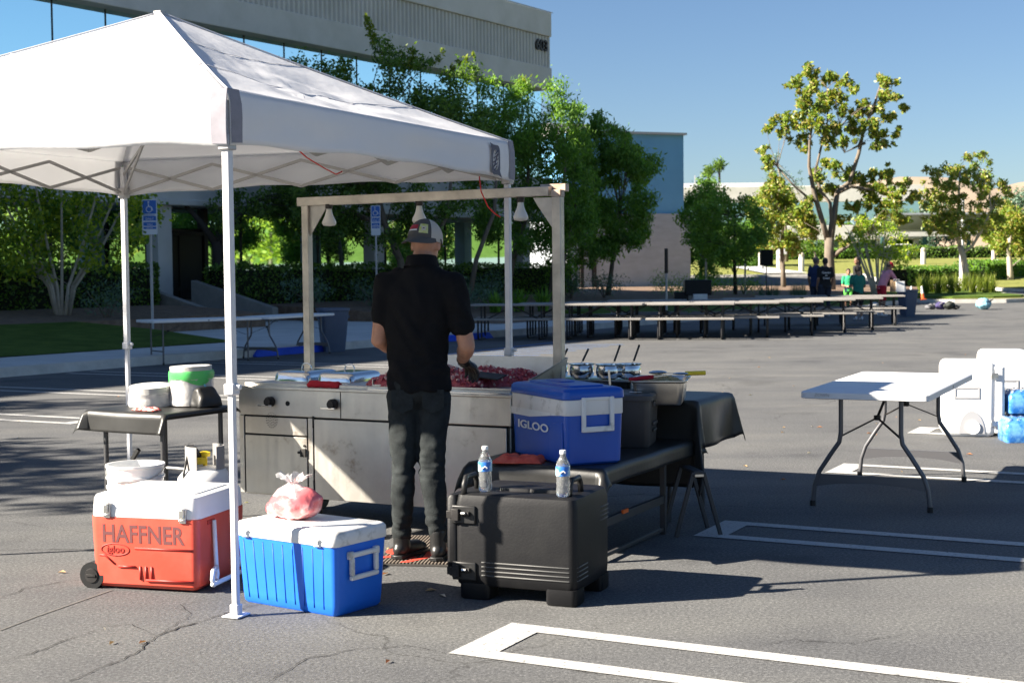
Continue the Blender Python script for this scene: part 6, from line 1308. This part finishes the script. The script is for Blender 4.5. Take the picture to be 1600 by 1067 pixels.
# trousers
q=MB(); HL,HR=Vector((-.078,.12,.86)),Vector((.080,.12,.86)); KL_,KR_=Vector((-.082,.07,.50)),Vector((.066,.055,.50)); AL,AR=Vector((-.098,.06,.115)),Vector((.100,.0,.115))
q.ell((0,.118,.90),(.160,.118,.11),20,12); q.ell((-.07,.09,.84),(.086,.078,.09),14,10); q.ell((.07,.09,.84),(.086,.078,.09),14,10)
for h_,k_,a_ in ((HL,KL_,AL),(HR,KR_,AR)):
    m_=h_.lerp(k_,.5); q.cap(h_,.094,m_,.082,18); q.cap(m_,.082,k_,.067,18); c1=k_.lerp(a_,.32)+Vector((0,-.012,0)); q.cap(k_,.066,c1,.065,18); q.cap(c1,.065,a_,.050,18)
def jf(c,n):
    nz_=noise.noise(Vector((c.x*9+2,c.y*9,c.z*34+3*noise.noise(c*5)))); w=.015*nz_*max(.12,1-abs(c.z-.50)/.15)+.015*nz_*max(0,1-abs(c.z-.17)/.12)
    w+=.006*noise.noise(Vector((c.x*14,c.y*14,c.z*7))); return w
blob('trousers',q,M['trousers'],H,.009,3,.5,.005,.05,6,fn=jf)
q=MB(); 
for x in (-.082,.082): q.loft([[(x+sx*.058,.0+.012*abs(sx)-.004+dy,z) for sx,z in ((-1,.90),(1,.90),(1,.80),(0,.775),(-1,.80))] for dy in (-.0,.004)])
q.build('back_pocket',M['trousers'],H,bevel=.002)
for a_,ang,nm in ((AL,R(-28),'left'),(AR,R(-8),'right')):
    sh=MB(); sh.M=Matrix.Translation((a_.x,a_.y,0))@Matrix.Rotation(ang,4,'Z')
    sh.cap((0,-.005,.15),.043,(0,.0,.06),.046,16); sh.ell((0,-.012,.045),(.040,.050,.040),14,10); sh.cap((0,.03,.045),.044,(.0,.15,.036),.040,16); sh.ell((0,.175,.03),(.043,.05,.030),14,10)
    so2=blob('shoe',sh,M['leather'],H,.007,2,.5)
    s2=MB(); s2.M=sh.M; s2.loft([[(x,y+.075,z) for x,y in ((.036,-.13),(.046,-.02),(.050,.09),(.035,.145),(0,.16),(-.035,.145),(-.048,.09),(-.042,-.02),(-.036,-.13),(0,-.142))] for z in (.0,.022)]); s2.build('sole',M['black_gloss'],so2,bevel=.004)
# backwards trucker cap
capd=mat('charcoal_cap',(.075,.072,.068),.9,bump=.4,bs=200); capl=mat('beige_mesh',(.58,.53,.46),.9,bump=.9,bs=350)
CY=R(-28); CMX=Matrix.Translation(HD)@Matrix.Rotation(CY,4,'Z')@Matrix.Rotation(R(-10),4,'X')
def cp(az,el,off=0):  # az 0 = brim direction (-y)
    rx,ry,rz=.091+off,.108+off,.110+off; a=-PI/2+az; e=el
    return (rx*math.cos(e)*math.cos(a),-.010+ry*math.cos(e)*math.sin(a),.028+rz*math.sin(max(e,0))+ (e if e<0 else 0)*.09)
def cpatch(nm,mt,a0,a1,e0,e1,off,par,na=14,ne=8):
    q=MB(); q.M=CMX; v=[cp(a0+(a1-a0)*i/na,e0+(e1-e0)*j/ne,off) for j in range(ne+1) for i in range(na+1)]
    q.add(v,[(j*(na+1)+i,j*(na+1)+i+1,(j+1)*(na+1)+i+1,(j+1)*(na+1)+i) for j in range(ne) for i in range(na)]); me=bpy.data.meshes.new(nm); me.from_pydata(q.v,[],q.f); return link(nm,me,mt,par,smooth=60)
cf=cpatch('cap_front',capd,R(-64),R(55),R(-12),R(89),.0,H); cpatch('cap_mesh',capl,R(55),R(296),R(-12),R(89),-.0005,H)
q=MB(); q.M=CMX; n=16; top=[];bot=[]
for i in range(n+1):
    a=R(-72+144*i/n); x,y,z=cp(a,-.1); top.append((x,y,z)); k=max(0,math.cos(a*1.24))**.6
    bot.append((x*1.10,y-.066*k,z-.036*k-.016*abs(math.sin(a))))
v=[(p[0],p[1],p[2]+dz) for dz in (0,.004) for p in top+bot]; N_=n+1
q.add(v,[(i,i+1,N_+i+1,N_+i) for i in range(n)]+[(2*N_+i,2*N_+i+1,3*N_+i+1,3*N_+i) for i in range(n)]+[(N_+i,N_+i+1,3*N_+i+1,3*N_+i) for i in range(n)]); q.build('cap_brim',capd,H,smooth=60)
cpatch('cap_stitching',mat('cap_red',(.30,.02,.04),.8),R(-34),R(6),R(20),R(34),.0012,cf,10,3); cpatch('cap_stitching',mat('cap_white',(.55,.55,.56),.8),R(-34),R(5),R(15),R(19),.0012,cf,10,2)
cpatch('cap_badge',mat('badge_lime',(.45,.50,.05),.6,col2=(.55,.52,.38),vs=60),R(13),R(43),R(8),R(37),.0014,cf,8,6); cpatch('cap_badge_mark',capl,R(21),R(35),R(16),R(28),.002,cf,6,4); cpatch('cap_badge_mark',capd,R(25),R(31),R(21),R(24),.0026,cf,4,3)
q=MB(); q.M=CMX; q.tube([cp(R(180)-R(88),-.02,.004),cp(R(180)-R(60),-.35,.004),cp(R(180)-R(30),-.2,.02)],.003,5); q.build('glasses_arm',M['black_gloss'],H)
q=MB(); q.M=HMX; q.ell((-.028,.083,.008),(.012,.006,.007)).ell((.028,.083,.008),(.012,.006,.007)); q.build('eyes',M['frame_dark'],H,smooth=180)

# ---- scattered dry leaves and scraps on the lot
rnd=random.Random(12); q=MB()
for k in range(90):
    px=rnd.uniform(900,1580) if k<60 else rnd.uniform(20,700); py=rnd.uniform(515,760) if k<60 else rnd.uniform(580,1040); p=G(px,py); s=rnd.uniform(.012,.03)
    a=rnd.uniform(0,6.3); q.add([(p.x-s*math.cos(a),p.y-s*math.sin(a),.004),(p.x+s*.5*math.sin(a),p.y-s*.5*math.cos(a),.012),(p.x+s*math.cos(a),p.y+s*math.sin(a),.006),(p.x-s*.5*math.sin(a),p.y+s*.5*math.cos(a),.015)],[(0,1,2,3)])
tag(q.build('leaf_litter',leafmat('dry_leaf',[(.40,.18,.08),(.45,.30,.15),(.5,.45,.36)],.1),smooth=0),'scattered dry leaves and crumbs on the asphalt','leaves',kind='stuff')
